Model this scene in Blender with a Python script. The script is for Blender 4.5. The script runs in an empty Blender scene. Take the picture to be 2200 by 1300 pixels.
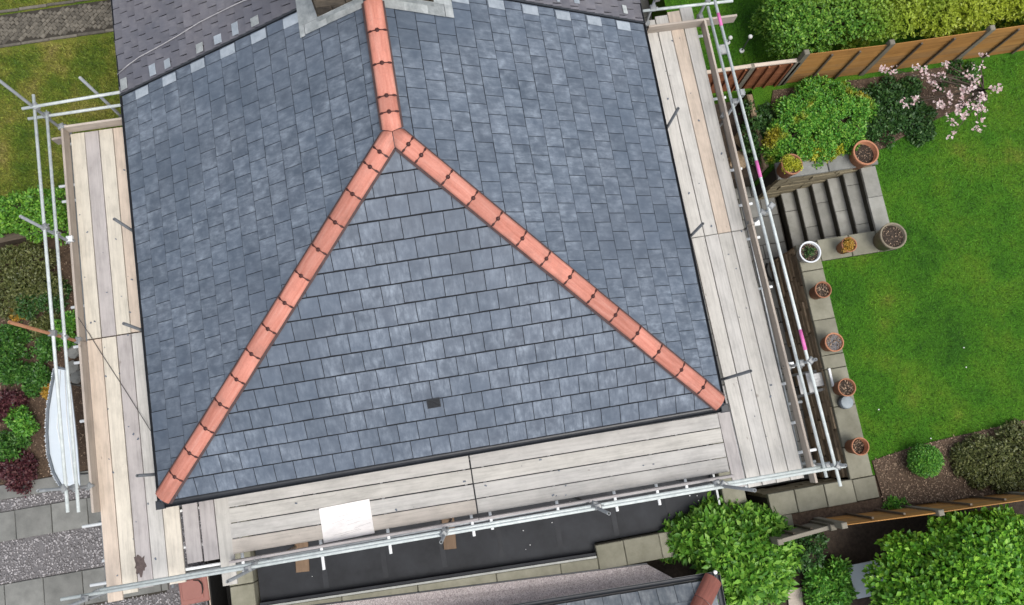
import bpy, bmesh, math, random
import numpy as np
from mathutils import Matrix, Vector
random.seed(7); rng = np.random.default_rng(7)
scene = bpy.context.scene
col = scene.collection
R_ = math.radians

# ------------------------------------------------------------------ camera
CAM_POS = np.array([4.8166, -0.08, 16.2889]); F_PX = 1779.53
CR = np.array([[0.985236, -0.166823, 0.038481], [-0.157457, -0.971185, -0.178904], [0.067218, 0.170203, -0.983114]])
cd = bpy.data.cameras.new('camera'); cam = bpy.data.objects.new('camera', cd); col.objects.link(cam)
cd.sensor_width = 36.0; cd.lens = F_PX / 2200 * 36; cd.clip_start = 0.1; cd.clip_end = 600
cam.matrix_world = Matrix(((CR[0][0], -CR[1][0], -CR[2][0], CAM_POS[0]), (CR[0][1], -CR[1][1], -CR[2][1], CAM_POS[1]),
                           (CR[0][2], -CR[1][2], -CR[2][2], CAM_POS[2]), (0, 0, 0, 1)))
scene.camera = cam
# ------------------------------------------------------------------ sky, sun, exposure
SUN_EL, SUN_AZ = R_(68), R_(140)
world = bpy.data.worlds.new('World'); scene.world = world; world.use_nodes = True
nt = world.node_tree; nt.nodes.clear()
sky = nt.nodes.new('ShaderNodeTexSky'); sky.sky_type = 'NISHITA'; sky.sun_disc = False
sky.sun_elevation = SUN_EL; sky.sun_rotation = SUN_AZ; sky.dust_density = 3.0; sky.air_density = 1.0
hs = nt.nodes.new('ShaderNodeHueSaturation'); hs.inputs['Saturation'].default_value = 0.42
bg = nt.nodes.new('ShaderNodeBackground'); bg.inputs['Strength'].default_value = 0.14
wo = nt.nodes.new('ShaderNodeOutputWorld')
nt.links.new(sky.outputs[0], hs.inputs['Color']); nt.links.new(hs.outputs[0], bg.inputs['Color']); nt.links.new(bg.outputs[0], wo.inputs[0])
sd = bpy.data.lights.new('sun', 'SUN'); sun = bpy.data.objects.new('sun', sd); col.objects.link(sun)
sd.energy = 1.2; sd.angle = R_(30); sd.color = (1.0, 0.96, 0.9)
sdir = Vector((math.sin(SUN_AZ) * math.cos(SUN_EL), math.cos(SUN_AZ) * math.cos(SUN_EL), math.sin(SUN_EL)))
sun.rotation_euler = sdir.to_track_quat('Z', 'Y').to_euler()
scene.view_settings.view_transform = 'Standard'; scene.view_settings.look = 'None'
scene.view_settings.gamma = 1.0; scene.view_settings.exposure = 0.62
scene.view_settings.use_curve_mapping = False
scene.render.engine = 'CYCLES'

# ------------------------------------------------------------------ survey helpers: heights above the patio (z = 0)
def at(px, py, z):
    """point of the place at height z, surveyed from the photograph's pixel grid (2200 x 1300)"""
    d = CR.T @ np.array([(px - 1100) / F_PX, (py - 650) / F_PX, 1.0])
    q = CAM_POS + d * ((z - CAM_POS[2]) / d[2])
    return Vector((float(q[0]), float(q[1]), z))
# ------------------------------------------------------------------ object helpers
WM = {}
def link(o, parent=None, M=None):
    M = M or Matrix.Identity(4)
    col.objects.link(o)
    if parent is not None:
        o.parent = parent; o.matrix_parent_inverse = WM[parent.name].inverted()
    o.matrix_basis = M; WM[o.name] = M.copy()
    return o
def tag(o, label, cat, group=None):
    o['label'] = label; o['category'] = cat
    if group: o['group'] = group
    return o
def thing(name, label, cat, loc=(0, 0, 0), group=None):
    o = bpy.data.objects.new(name, None); o.empty_display_size = 0.2
    link(o, None, Matrix.Translation(Vector(loc))); return tag(o, label, cat, group)
class MB:
    def __init__(s): s.v = []; s.f = []
    def add(s, vs, fs):
        n = len(s.v); s.v += [tuple(v) for v in vs]; s.f += [tuple(i + n for i in f) for f in fs]; return s
    def box(s, a, b, M=None):
        (x0, y0, z0), (x1, y1, z1) = a, b
        vs = [(x0, y0, z0), (x1, y0, z0), (x1, y1, z0), (x0, y1, z0), (x0, y0, z1), (x1, y0, z1), (x1, y1, z1), (x0, y1, z1)]
        if M is not None: vs = [tuple(M @ Vector(v)) for v in vs]
        return s.add(vs, [(3, 2, 1, 0), (4, 5, 6, 7), (0, 1, 5, 4), (1, 2, 6, 5), (2, 3, 7, 6), (3, 0, 4, 7)])
    def cbox(s, a, b, c=0.006, M=None, jit=0.0):
        """box with chamfered top edges, corners optionally uneven"""
        (x0, y0, z0), (x1, y1, z1) = a, b
        j = lambda: random.uniform(-jit, jit)
        q = [(x0 + j(), y0 + j()), (x1 + j(), y0 + j()), (x1 + j(), y1 + j()), (x0 + j(), y1 + j())]
        sg = [(1, 1), (-1, 1), (-1, -1), (1, -1)]
        vs = [(x, y, z0) for x, y in q] + [(x, y, z1 - c) for x, y in q] + [(q[i][0] + c * sg[i][0], q[i][1] + c * sg[i][1], z1 + j() * 0.3) for i in range(4)]
        if M is not None: vs = [tuple(M @ Vector(v)) for v in vs]
        fs = [(3, 2, 1, 0), (8, 9, 10, 11)]
        for i in range(4):
            k = (i + 1) % 4; fs += [(i, k, 4 + k, 4 + i), (4 + i, 4 + k, 8 + k, 8 + i)]
        return s.add(vs, fs)
    def prism(s, poly, z0, z1):
        """polygon (x,y) extruded from z0 to z1 (numbers)"""
        P = [(p[0], p[1]) for p in poly]
        if sum(P[i][0] * P[(i + 1) % len(P)][1] - P[(i + 1) % len(P)][0] * P[i][1] for i in range(len(P))) < 0: P = P[::-1]
        n = len(P)
        return s.add([(x, y, z0) for x, y in P] + [(x, y, z1) for x, y in P],
                     [tuple(range(n - 1, -1, -1)), tuple(range(n, 2 * n))] + [(i, (i + 1) % n, n + (i + 1) % n, n + i) for i in range(n)])
    def bar(s, p0, p1, w, h):
        p0 = Vector(p0); p1 = Vector(p1); d = (p1 - p0).normalized()
        up = Vector((0, 0, 1)) if abs(d.z) < .95 else Vector((0, 1, 0))
        a = d.cross(up).normalized() * w / 2; b = a.cross(d).normalized() * h / 2
        vs = [p0 - a - b, p0 + a - b, p0 + a + b, p0 - a + b, p1 - a - b, p1 + a - b, p1 + a + b, p1 - a + b]
        return s.add(vs, [(0, 3, 2, 1), (4, 5, 6, 7), (0, 1, 5, 4), (1, 2, 6, 5), (2, 3, 7, 6), (3, 0, 4, 7)])
    def tube(s, p0, p1, r, r1=None, n=14, hollow=True, wall=0.005, depth=0.25):
        p0 = Vector(p0); p1 = Vector(p1); d = (p1 - p0).normalized(); r1 = r if r1 is None else r1
        up = Vector((0, 0, 1)) if abs(d.z) < .9 else Vector((1, 0, 0))
        a = d.cross(up).normalized(); b = d.cross(a).normalized()
        ring = lambda c, rr: [c + a * rr * math.cos(t) + b * rr * math.sin(t) for t in [2 * math.pi * k / n for k in range(n)]]
        if hollow:
            L = [ring(p0 + d * depth, r - wall), ring(p0, r - wall), ring(p0, r), ring(p1, r1), ring(p1, r1 - wall), ring(p1 - d * depth, r1 - wall)]
        else:
            L = [ring(p0, r), ring(p1, r1)]
        vs = [v for q in L for v in q]; fs = []
        for k in range(len(L) - 1):
            for i in range(n):
                j = (i + 1) % n; fs.append((k * n + j, k * n + i, (k + 1) * n + i, (k + 1) * n + j))
        fs.append(tuple(range(n))); m = (len(L) - 1) * n; fs.append(tuple(range(m + n - 1, m - 1, -1)))
        return s.add(vs, fs)
    def path(s, pts, r, n=8):
        pts = [Vector(p) for p in pts]; rr = r if isinstance(r, (list, tuple)) else [r] * len(pts)
        vs = []; fs = []
        for i, p in enumerate(pts):
            d = (pts[min(i + 1, len(pts) - 1)] - pts[max(i - 1, 0)]).normalized()
            up = Vector((0, 0, 1)) if abs(d.z) < .9 else Vector((1, 0, 0))
            a = d.cross(up).normalized(); b = d.cross(a).normalized()
            vs += [p + a * rr[i] * math.cos(2 * math.pi * k / n) + b * rr[i] * math.sin(2 * math.pi * k / n) for k in range(n)]
        for i in range(len(pts) - 1):
            for k in range(n):
                j = (k + 1) % n; fs.append((i * n + j, i * n + k, (i + 1) * n + k, (i + 1) * n + j))
        fs.append(tuple(range(n))); m = (len(pts) - 1) * n; fs.append(tuple(range(m + n - 1, m - 1, -1)))
        return s.add(vs, fs)
    def lathe(s, c, prof, n=28):
        """prof: (radius, z) list from bottom outside over the rim to the inside"""
        c = Vector(c); vs = []; fs = []
        for r, z in prof: vs += [(c.x + r * math.cos(2 * math.pi * k / n), c.y + r * math.sin(2 * math.pi * k / n), c.z + z) for k in range(n)]
        for i in range(len(prof) - 1):
            for k in range(n):
                j = (k + 1) % n; fs.append((i * n + k, i * n + j, (i + 1) * n + j, (i + 1) * n + k))
        fs.append(tuple(range(n - 1, -1, -1))); m = (len(prof) - 1) * n; fs.append(tuple(range(m, m + n)))
        return s.add(vs, fs)
    def mesh(s, name, smooth=False):
        me = bpy.data.meshes.new(name); me.from_pydata(s.v, [], s.f); me.update()
        if smooth: me.polygons.foreach_set('use_smooth', [len(f) == 4 for f in s.f])
        return me
    def build(s, name, m, parent=None, M=None, smooth=False, label=None):
        me = s.mesh(name, smooth); me.materials.append(m)
        o = bpy.data.objects.new(name, me); link(o, parent, M)
        if label: o['label'] = label
        return o
def inst(name, me, parent=None, M=None):
    return link(bpy.data.objects.new(name, me), parent, M)
def structure(o): o['kind'] = 'structure'; return o
def stuff(o): o['kind'] = 'stuff'; return o

# ------------------------------------------------------------------ materials
class NT:
    def __init__(s, name):
        s.m = bpy.data.materials.new(name); s.m.use_nodes = True; s.t = s.m.node_tree; s.t.nodes.clear()
        s.out = s.n('ShaderNodeOutputMaterial'); s.b = s.n('ShaderNodeBsdfPrincipled'); s.l(s.b.outputs[0], s.out.inputs[0])
    def n(s, k, **kw):
        nd = s.t.nodes.new(k)
        for a, v in kw.items(): setattr(nd, a, v)
        return nd
    def l(s, a, b): s.t.links.new(a, b)
    def coord(s, kind='Object', scale=(1, 1, 1), rot=(0, 0, 0)):
        mp = s.n('ShaderNodeMapping'); mp.inputs['Scale'].default_value = scale; mp.inputs['Rotation'].default_value = rot
        src = s.n('ShaderNodeNewGeometry').outputs['Position'] if kind == 'World' else s.n('ShaderNodeTexCoord').outputs[kind]
        s.l(src, mp.inputs[0]); return mp
    def noise(s, vec, scale, detail=6, rough=0.6, w=None):
        nd = s.n('ShaderNodeTexNoise'); nd.inputs['Scale'].default_value = scale; nd.inputs['Detail'].default_value = detail; nd.inputs['Roughness'].default_value = rough
        if w is not None:
            nd.noise_dimensions = '4D'; s.l(w, nd.inputs['W'])
        s.l(vec, nd.inputs['Vector']); return nd.outputs[0]
    def ramp(s, fac, stops):
        r = s.n('ShaderNodeValToRGB'); e = r.color_ramp.elements
        while len(e) < len(stops): e.new(0.5)
        for el, (p, c) in zip(e, stops):
            el.position = p; el.color = (c, c, c, 1) if isinstance(c, (int, float)) else (*c, 1)
        s.l(fac, r.inputs[0]); return r.outputs[0]
    def mix(s, fac, a, b, mode='MIX'):
        m = s.n('ShaderNodeMix', data_type='RGBA', blend_type=mode)
        for v, i in ((fac, 0), (a, 6), (b, 7)):
            if isinstance(v, (int, float)): m.inputs[i].default_value = v if i == 0 else (v, v, v, 1)
            elif isinstance(v, tuple): m.inputs[i].default_value = (*v, 1)
            else: s.l(v, m.inputs[i])
        return m.outputs[2]
    def math(s, op, a, b=0.0):
        m = s.n('ShaderNodeMath', operation=op)
        for v, i in ((a, 0), (b, 1)):
            if isinstance(v, (int, float)): m.inputs[i].default_value = v
            else: s.l(v, m.inputs[i])
        return m.outputs[0]
    def rand(s):
        """one random number per object and per loose piece"""
        oi = s.n('ShaderNodeObjectInfo'); g = s.n('ShaderNodeNewGeometry')
        wn = s.n('ShaderNodeTexWhiteNoise', noise_dimensions='2D'); cb = s.n('ShaderNodeCombineXYZ')
        s.l(s.math('MULTIPLY', oi.outputs['Random'], 91.7), cb.inputs[0]); s.l(s.math('MULTIPLY', g.outputs['Random Per Island'], 57.3), cb.inputs[1])
        s.l(cb.outputs[0], wn.inputs['Vector']); return wn.outputs[0]
    def bump(s, h, strength=0.3, dist=0.01):
        b = s.n('ShaderNodeBump'); b.inputs['Strength'].default_value = strength; b.inputs['Distance'].default_value = dist
        s.l(h, b.inputs['Height']); s.l(b.outputs[0], s.b.inputs['Normal'])
    def done(s, color, rough=0.7, metal=0.0, spec=0.5):
        if isinstance(color, tuple): s.b.inputs['Base Color'].default_value = (*color, 1)
        else: s.l(color, s.b.inputs['Base Color'])
        if isinstance(rough, (int, float)): s.b.inputs['Roughness'].default_value = rough
        else: s.l(rough, s.b.inputs['Roughness'])
        s.b.inputs['Metallic'].default_value = metal; s.b.inputs['Specular IOR Level'].default_value = spec
        return s.m
def pmat(name, c1, c2, scale=6, stretch=(1, 1, 1), rough=0.8, bump=0.3, bscale=40, rnd=0.2, kind='World', metal=0, spec=0.4, lo=0.3, hi=0.7):
    s = NT(name); cv = s.coord(kind, stretch); r = s.rand()
    n1 = s.noise(cv.outputs[0], scale, 8, 0.65, s.math('MULTIPLY', r, 20.0))
    c = s.ramp(n1, [(lo, c1), (hi, c2)])
    c = s.mix(1.0, c, s.ramp(r, [(0, 1 - rnd), (1, 1 + rnd)]), 'MULTIPLY') if rnd else c
    if bump: s.bump(s.noise(cv.outputs[0], bscale, 5, 0.7), bump, 0.008)
    return s.done(c, rough, metal, spec)

def slate_mat(name, ca, cb, cstreak, amt, rough=0.42):
    s = NT(name); r = s.rand(); w = s.math('MULTIPLY', r, 30.0)
    oc = s.coord('Object', (1, 1, 1)); wc = s.coord('World')
    base = s.ramp(s.noise(wc.outputs[0], 1.1, 3), [(0.35, ca), (0.65, cb)])
    base = s.mix(1.0, base, s.ramp(r, [(0, 0.90), (0.5, 1.0), (1, 1.12)]), 'MULTIPLY')
    mott = s.noise(oc.outputs[0], 9, 8, 0.7, w)
    base = s.mix(0.55, base, s.ramp(mott, [(0.25, 0.80), (0.75, 1.20)]), 'MULTIPLY')
    st = s.coord('Object', (11, 4.0, 1)); sn = s.noise(st.outputs[0], 1.6, 6, 0.62, w)
    pat = s.noise(oc.outputs[0], 5.5, 5, 0.6, w)
    zone = s.ramp(s.noise(wc.outputs[0], 0.55, 2), [(0.36, 0.35), (0.58, 1.0)])
    fac = s.math('MULTIPLY', s.math('MULTIPLY', s.ramp(sn, [(0.36, 0.10), (0.74, 1.0)]), s.ramp(pat, [(0.34, 0.0), (0.70, 1.0)])), zone)
    fac = s.math('MULTIPLY', fac, amt)
    c = s.mix(fac, base, cstreak)
    s.bump(s.noise(oc.outputs[0], 30, 6, 0.7, w), 0.22, 0.004)
    rr = s.ramp(mott, [(0.3, rough - 0.07), (0.7, rough + 0.13)])
    return s.done(c, rr, 0, 0.5)
M_slate = slate_mat('fibre_cement_slate', (0.066, 0.087, 0.119), (0.080, 0.099, 0.130), (0.31, 0.36, 0.42), 0.90)
M_oldslate = slate_mat('old_welsh_slate', (0.090, 0.092, 0.112), (0.112, 0.108, 0.124), (0.30, 0.285, 0.285), 0.5, 0.55)
M_neislate = slate_mat('neighbour_slate', (0.085, 0.105, 0.125), (0.105, 0.12, 0.14), (0.5, 0.52, 0.52), 0.9, 0.5)
def tile_mat(name, c1, c2, c3):
    s = NT(name); r = s.rand(); w = s.math('MULTIPLY', r, 30.0)
    st = s.coord('Object', (14, 1.3, 14)); n1 = s.noise(st.outputs[0], 1.5, 6, 0.6, w)
    c = s.ramp(n1, [(0.30, c1), (0.52, c2), (0.72, c3)])
    oc = s.coord('Object'); n2 = s.noise(oc.outputs[0], 40, 6, 0.7, w)
    c = s.mix(0.35, c, s.ramp(n2, [(0.3, 0.7), (0.7, 1.25)]), 'MULTIPLY')
    c = s.mix(1.0, c, s.ramp(r, [(0, 0.80), (0.5, 1.0), (1, 1.14)]), 'MULTIPLY')
    dirt = s.noise(s.coord('World').outputs[0], 3.0, 6, 0.7)
    c = s.mix(s.ramp(dirt, [(0.52, 0.0), (0.72, 0.40)]), c, (0.22, 0.12, 0.095))
    s.bump(n2, 0.2, 0.003); return s.done(c, 0.85, 0, 0.2)
M_terra = tile_mat('terracotta_ridge', (0.43, 0.160, 0.115), (0.53, 0.220, 0.165), (0.58, 0.285, 0.225))
M_oldterra = tile_mat('weathered_terracotta', (0.14, 0.055, 0.045), (0.20, 0.075, 0.058), (0.25, 0.11, 0.085))
def wood_mat(name, stops, grain=1.0, rough=0.75, rnd=0.12, knots=True, dark=(0.16, 0.13, 0.11)):
    s = NT(name); r = s.rand(); w = s.math('MULTIPLY', r, 40.0)
    st = s.coord('Object', (0.9, 17, 17)); n1 = s.noise(st.outputs[0], 1.6, 8, 0.68, w)
    base = s.ramp(r, stops)
    c = s.mix(0.42 * grain, base, s.ramp(n1, [(0.28, 0.42), (0.5, 1.0), (0.75, 1.3)]), 'MULTIPLY')
    blot = s.noise(s.coord('Object', (1, 2, 1)).outputs[0], 2.6, 7, 0.68, w)
    c = s.mix(0.55, c, s.ramp(blot, [(0.30, 0.62), (0.52, 1.0), (0.72, 1.18)]), 'MULTIPLY')
    if knots:
        kn = s.noise(s.coord('Object', (1.6, 3.2, 1)).outputs[0], 4.2, 1, 0.4, w)
        c = s.mix(s.ramp(kn, [(0.745, 0.0), (0.82, 0.6)]), c, dark)
        sp = s.noise(s.coord('Object', (1, 1, 1)).outputs[0], 26, 2, 0.5, w)
        c = s.mix(s.ramp(sp, [(0.70, 0.0), (0.80, 0.6)]), c, dark)
    s.bump(n1, 0.25, 0.004); return s.done(c, rough, 0, 0.25)
M_board = wood_mat('scaffold_board_wood', [(0.0, (0.50, 0.45, 0.38)), (0.25, (0.58, 0.53, 0.45)), (0.45, (0.38, 0.355, 0.345)), (0.7, (0.54, 0.48, 0.40)), (1.0, (0.44, 0.41, 0.385))])
M_board_pale = wood_mat('pale_board_wood', [(0.0, (0.55, 0.51, 0.43)), (1.0, (0.60, 0.545, 0.455))])
M_board_tan = wood_mat('tan_board_wood', [(0.0, (0.52, 0.43, 0.345)), (1.0, (0.56, 0.47, 0.385))])
M_board_grey = wood_mat('grey_board_wood', [(0.0, (0.375, 0.345, 0.335)), (1.0, (0.41, 0.38, 0.365))])
M_board_silver = wood_mat('silver_board_wood', [(0.0, (0.43, 0.41, 0.37)), (0.5, (0.50, 0.48, 0.44)), (1.0, (0.465, 0.45, 0.425))])
M_toe = wood_mat('toe_board_wood', [(0.0, (0.40, 0.345, 0.29)), (1.0, (0.47, 0.41, 0.35))])
M_brownplank = wood_mat('brown_plank', [(0.0, (0.17, 0.115, 0.075)), (1.0, (0.23, 0.155, 0.10))])
M_orangewood = wood_mat('orange_fence_wood', [(0.0, (0.32, 0.155, 0.045)), (0.5, (0.40, 0.20, 0.06)), (1.0, (0.30, 0.17, 0.07))], 1.4)
M_redwood = wood_mat('red_brown_fence_wood', [(0.0, (0.20, 0.075, 0.035)), (1.0, (0.27, 0.105, 0.05))], 1.3)
M_greywood = wood_mat('grey_post_wood', [(0.0, (0.17, 0.155, 0.12)), (1.0, (0.22, 0.20, 0.16))])
M_sleeper = wood_mat('dark_sleeper', [(0.0, (0.10, 0.08, 0.06)), (1.0, (0.15, 0.12, 0.09))])
M_stain = pmat('dark_stain', (0.055, 0.040, 0.036), (0.14, 0.105, 0.095), 22, rough=0.8, bump=0.0, rnd=0)
M_ply = wood_mat('plywood', [(0.0, (0.84, 0.80, 0.77)), (1.0, (0.86, 0.82, 0.79))], 0.3, knots=False)
M_tube = pmat('white_tube', (0.40, 0.44, 0.43), (0.60, 0.64, 0.62), 11, rough=0.42, bump=0.08, rnd=0.05, spec=0.5)
M_galv = pmat('galvanised_tube', (0.24, 0.255, 0.265), (0.38, 0.395, 0.40), 14, rough=0.45, bump=0.1, rnd=0.1, metal=0.5)
M_darktube = pmat('dark_tube', (0.12, 0.13, 0.14), (0.18, 0.19, 0.20), 14, rough=0.5, bump=0.1, rnd=0.1, metal=0.3)
M_rusty = pmat('rusty_tube', (0.28, 0.125, 0.06), (0.36, 0.18, 0.10), 14, rough=0.8, bump=0.3, rnd=0.05)
M_pink = pmat('pink_tape', (0.60, 0.12, 0.36), (0.68, 0.17, 0.42), 10, rough=0.6, bump=0, rnd=0.0)
M_coupler = pmat('coupler_steel', (0.20, 0.21, 0.21), (0.36, 0.37, 0.37), 30, rough=0.5, bump=0.2, rnd=0.15, metal=0.5)
M_whitetip = pmat('white_paint', (0.72, 0.74, 0.74), (0.80, 0.81, 0.80), 12, rough=0.5, bump=0.05, rnd=0.03)
M_gutter = pmat('black_gutter', (0.022, 0.025, 0.030), (0.034, 0.038, 0.045), 8, rough=0.38, bump=0.05, rnd=0.0)
M_lead = pmat('lead_flashing', (0.20, 0.22, 0.22), (0.46, 0.48, 0.48), 7, rough=0.5, bump=0.35, bscale=18, rnd=0.12, metal=0.15)
M_soaker = pmat('bright_soaker', (0.26, 0.30, 0.34), (0.42, 0.46, 0.50), 9, rough=0.33, bump=0.1, rnd=0.15, metal=0.2)
M_hiproll = pmat('brown_hip_roll', (0.060, 0.036, 0.036), (0.10, 0.062, 0.058), 10, rough=0.8, rnd=0.0)
M_clip = pmat('dark_red_clip', (0.040, 0.012, 0.010), (0.065, 0.018, 0.015), 10, rough=0.5, rnd=0.1)
M_brick = pmat('dark_stone_block', (0.045, 0.038, 0.030), (0.15, 0.12, 0.085), 9, rough=0.85, rnd=0.35)
M_render = pmat('brick_wall', (0.20, 0.11, 0.08), (0.28, 0.16, 0.12), 20, rough=0.85, rnd=0.0)
M_felt = pmat('black_felt', (0.007, 0.008, 0.010), (0.030, 0.033, 0.039), 2.2, rough=0.7, bump=0.2, bscale=90, rnd=0.0, lo=0.25, hi=0.75)
M_felt2 = pmat('felt_lap_strip', (0.010, 0.011, 0.014), (0.034, 0.037, 0.043), 2.6, rough=0.66, bump=0.2, bscale=90, rnd=0.12, lo=0.25, hi=0.75)
M_trim = pmat('dull_white_trim', (0.30, 0.31, 0.29), (0.42, 0.43, 0.40), 9, rough=0.6, rnd=0)
M_vent = pmat('black_vent', (0.008, 0.009, 0.011), (0.015, 0.016, 0.018), 20, rough=0.5, rnd=0)
M_underlay = pmat('roof_underlay', (0.012, 0.014, 0.018), (0.02, 0.022, 0.026), 6, rough=0.9, rnd=0)
M_stone = pmat('paving_stone', (0.130, 0.132, 0.122), (0.235, 0.236, 0.218), 3.4, rough=0.85, bump=0.35, bscale=28, rnd=0.14)
M_step = pmat('step_stone', (0.19, 0.19, 0.165), (0.32, 0.315, 0.285), 3.4, rough=0.85, bump=0.35, bscale=28, rnd=0.16)
M_patio = pmat('patio_slab', (0.115, 0.115, 0.105), (0.21, 0.21, 0.195), 3.0, rough=0.8, bump=0.3, bscale=28, rnd=0.18)
M_coping = pmat('coping_stone', (0.165, 0.160, 0.115), (0.275, 0.265, 0.205), 3.6, rough=0.85, bump=0.35, bscale=30, rnd=0.13)
M_stonewall = pmat('brown_wall_stone', (0.13, 0.095, 0.058), (0.36, 0.275, 0.18), 8, (1, 1, 2.5), rough=0.9, bump=0.7, bscale=30, rnd=0.4)
M_buffwall = pmat('buff_wall_stone', (0.19, 0.16, 0.10), (0.31, 0.265, 0.17), 7, (1, 1, 2), rough=0.9, bump=0.6, bscale=24, rnd=0.2)
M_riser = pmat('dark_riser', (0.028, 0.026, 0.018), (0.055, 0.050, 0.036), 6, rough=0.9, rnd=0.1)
M_cobble = pmat('cobble', (0.085, 0.076, 0.060), (0.165, 0.150, 0.122), 12, rough=0.85, bump=0.5, rnd=0.3)
M_mortar = pmat('dark_joint', (0.030, 0.027, 0.021), (0.055, 0.048, 0.038), 12, rough=0.95, rnd=0)
M_soil = pmat('soil', (0.022, 0.016, 0.012), (0.060, 0.044, 0.032), 16, rough=0.95, bump=0.8, bscale=60, rnd=0.0)
M_mulch = pmat('bark_mulch', (0.035, 0.022, 0.015), (0.12, 0.080, 0.052), 24, rough=0.95, bump=0.9, bscale=70, rnd=0.0)
M_chip = pmat('bark_chip', (0.09, 0.055, 0.036), (0.36, 0.27, 0.19), 9, rough=0.9, rnd=0.6)
M_pebble = pmat('gravel_stone', (0.16, 0.152, 0.155), (0.41, 0.39, 0.39), 9, rough=0.8, bump=0.2, rnd=0.5)
M_gravelbed = pmat('gravel_bed', (0.080, 0.076, 0.078), (0.22, 0.21, 0.212), 60, rough=0.9, bump=0.9, bscale=80, rnd=0)
M_pot = pmat('terracotta_pot', (0.30, 0.125, 0.065), (0.42, 0.195, 0.11), 9, rough=0.75, bump=0.2, rnd=0.16)
M_potstone = pmat('brown_stone_pot', (0.17, 0.145, 0.10), (0.27, 0.23, 0.17), 9, rough=0.8, bump=0.3, rnd=0)
M_potwhite = pmat('white_glazed_pot', (0.62, 0.65, 0.68), (0.74, 0.76, 0.78), 6, rough=0.3, bump=0.05, rnd=0)
M_greymetal = pmat('grey_metal', (0.21, 0.25, 0.27), (0.29, 0.33, 0.35), 9, rough=0.5, rnd=0)
M_alu = pmat('aluminium', (0.42, 0.43, 0.43), (0.56, 0.57, 0.57), 9, rough=0.4, rnd=0.05, metal=0.4)
M_paleblue = pmat('pale_blue_sheet', (0.52, 0.58, 0.63), (0.60, 0.66, 0.70), 3, rough=0.5, bump=0.06, rnd=0.0)
M_fringe = pmat('silver_fringe', (0.32, 0.35, 0.38), (0.72, 0.75, 0.77), 40, rough=0.6, bump=0.8, bscale=70, rnd=0.3)
M_rubber = pmat('dark_grey_piping', (0.10, 0.12, 0.14), (0.16, 0.18, 0.20), 12, rough=0.6, rnd=0)
M_bin = pmat('brick_red_plastic', (0.25, 0.105, 0.085), (0.31, 0.135, 0.11), 3, rough=0.5, bump=0.05, rnd=0.06)
M_black_and_shade = pmat('black_and_shade', (0.006, 0.006, 0.006), (0.016, 0.015, 0.014), 9, (1, 6, 1), rough=0.8, rnd=0.1)  # near-black stands in for shade in the recess; also colours hose and bin handle
M_cable = pmat('grey_cable', (0.30, 0.29, 0.30), (0.42, 0.41, 0.42), 9, rough=0.6, rnd=0)
M_darkcable = pmat('dark_cable', (0.06, 0.055, 0.055), (0.09, 0.085, 0.08), 9, rough=0.6, rnd=0)
M_bark = pmat('tree_bark', (0.045, 0.033, 0.024), (0.10, 0.075, 0.055), 18, rough=0.9, bump=0.6, rnd=0.1)
def pebbledash_mat():
    s = NT('pebbledash'); wc = s.coord('World')
    v = s.n('ShaderNodeTexVoronoi'); v.inputs['Scale'].default_value = 75; s.l(wc.outputs[0], v.inputs['Vector'])
    c = s.ramp(v.outputs['Color'], [(0.1, (0.34, 0.285, 0.28)), (0.5, (0.55, 0.485, 0.475)), (0.9, (0.74, 0.675, 0.66))])
    c = s.mix(0.5, c, s.ramp(s.noise(wc.outputs[0], 3, 5), [(0.3, 0.8), (0.7, 1.15)]), 'MULTIPLY')
    s.bump(v.outputs['Distance'], 0.8, 0.012); return s.done(c, 0.85, 0, 0.3)
M_pebbledash = pebbledash_mat()
def lawn_mat(name, stops, scale):
    s = NT(name); wc = s.coord('World'); n1 = s.noise(wc.outputs[0], scale, 5, 0.62); n2 = s.noise(wc.outputs[0], 34, 6, 0.72)
    c = s.ramp(n1, stops); c = s.mix(0.75, c, s.ramp(n2, [(0.28, 0.35), (0.5, 0.95), (0.72, 1.7)]), 'MULTIPLY')
    s.bump(n2, 0.9, 0.03); return s.done(c, 0.9, 0, 0.2)
GR = [(0.33, (0.027, 0.098, 0.006)), (0.48, (0.048, 0.148, 0.008)), (0.62, (0.074, 0.166, 0.010)), (0.76, (0.135, 0.172, 0.022))]
GL = [(0.30, (0.050, 0.098, 0.010)), (0.45, (0.100, 0.140, 0.016)), (0.58, (0.165, 0.170, 0.030)), (0.74, (0.230, 0.190, 0.065))]
M_lawn = lawn_mat('lawn_green', GR, 0.9); M_lawnL = lawn_mat('lawn_mossy', GL, 1.4)
def blade_mat(name, stops, scale):
    s = NT(name); wc = s.coord('World'); r = s.rand(); n1 = s.noise(wc.outputs[0], scale, 5, 0.62)
    c = s.mix(1.0, s.ramp(n1, stops), s.ramp(r, [(0, 0.45), (0.6, 1.05), (1, 1.9)]), 'MULTIPLY'); return s.done(c, 0.6, 0, 0.25)
M_blade = blade_mat('grass_blade', GR, 0.9); M_bladeL = blade_mat('mossy_blade', GL, 1.4)
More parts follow.
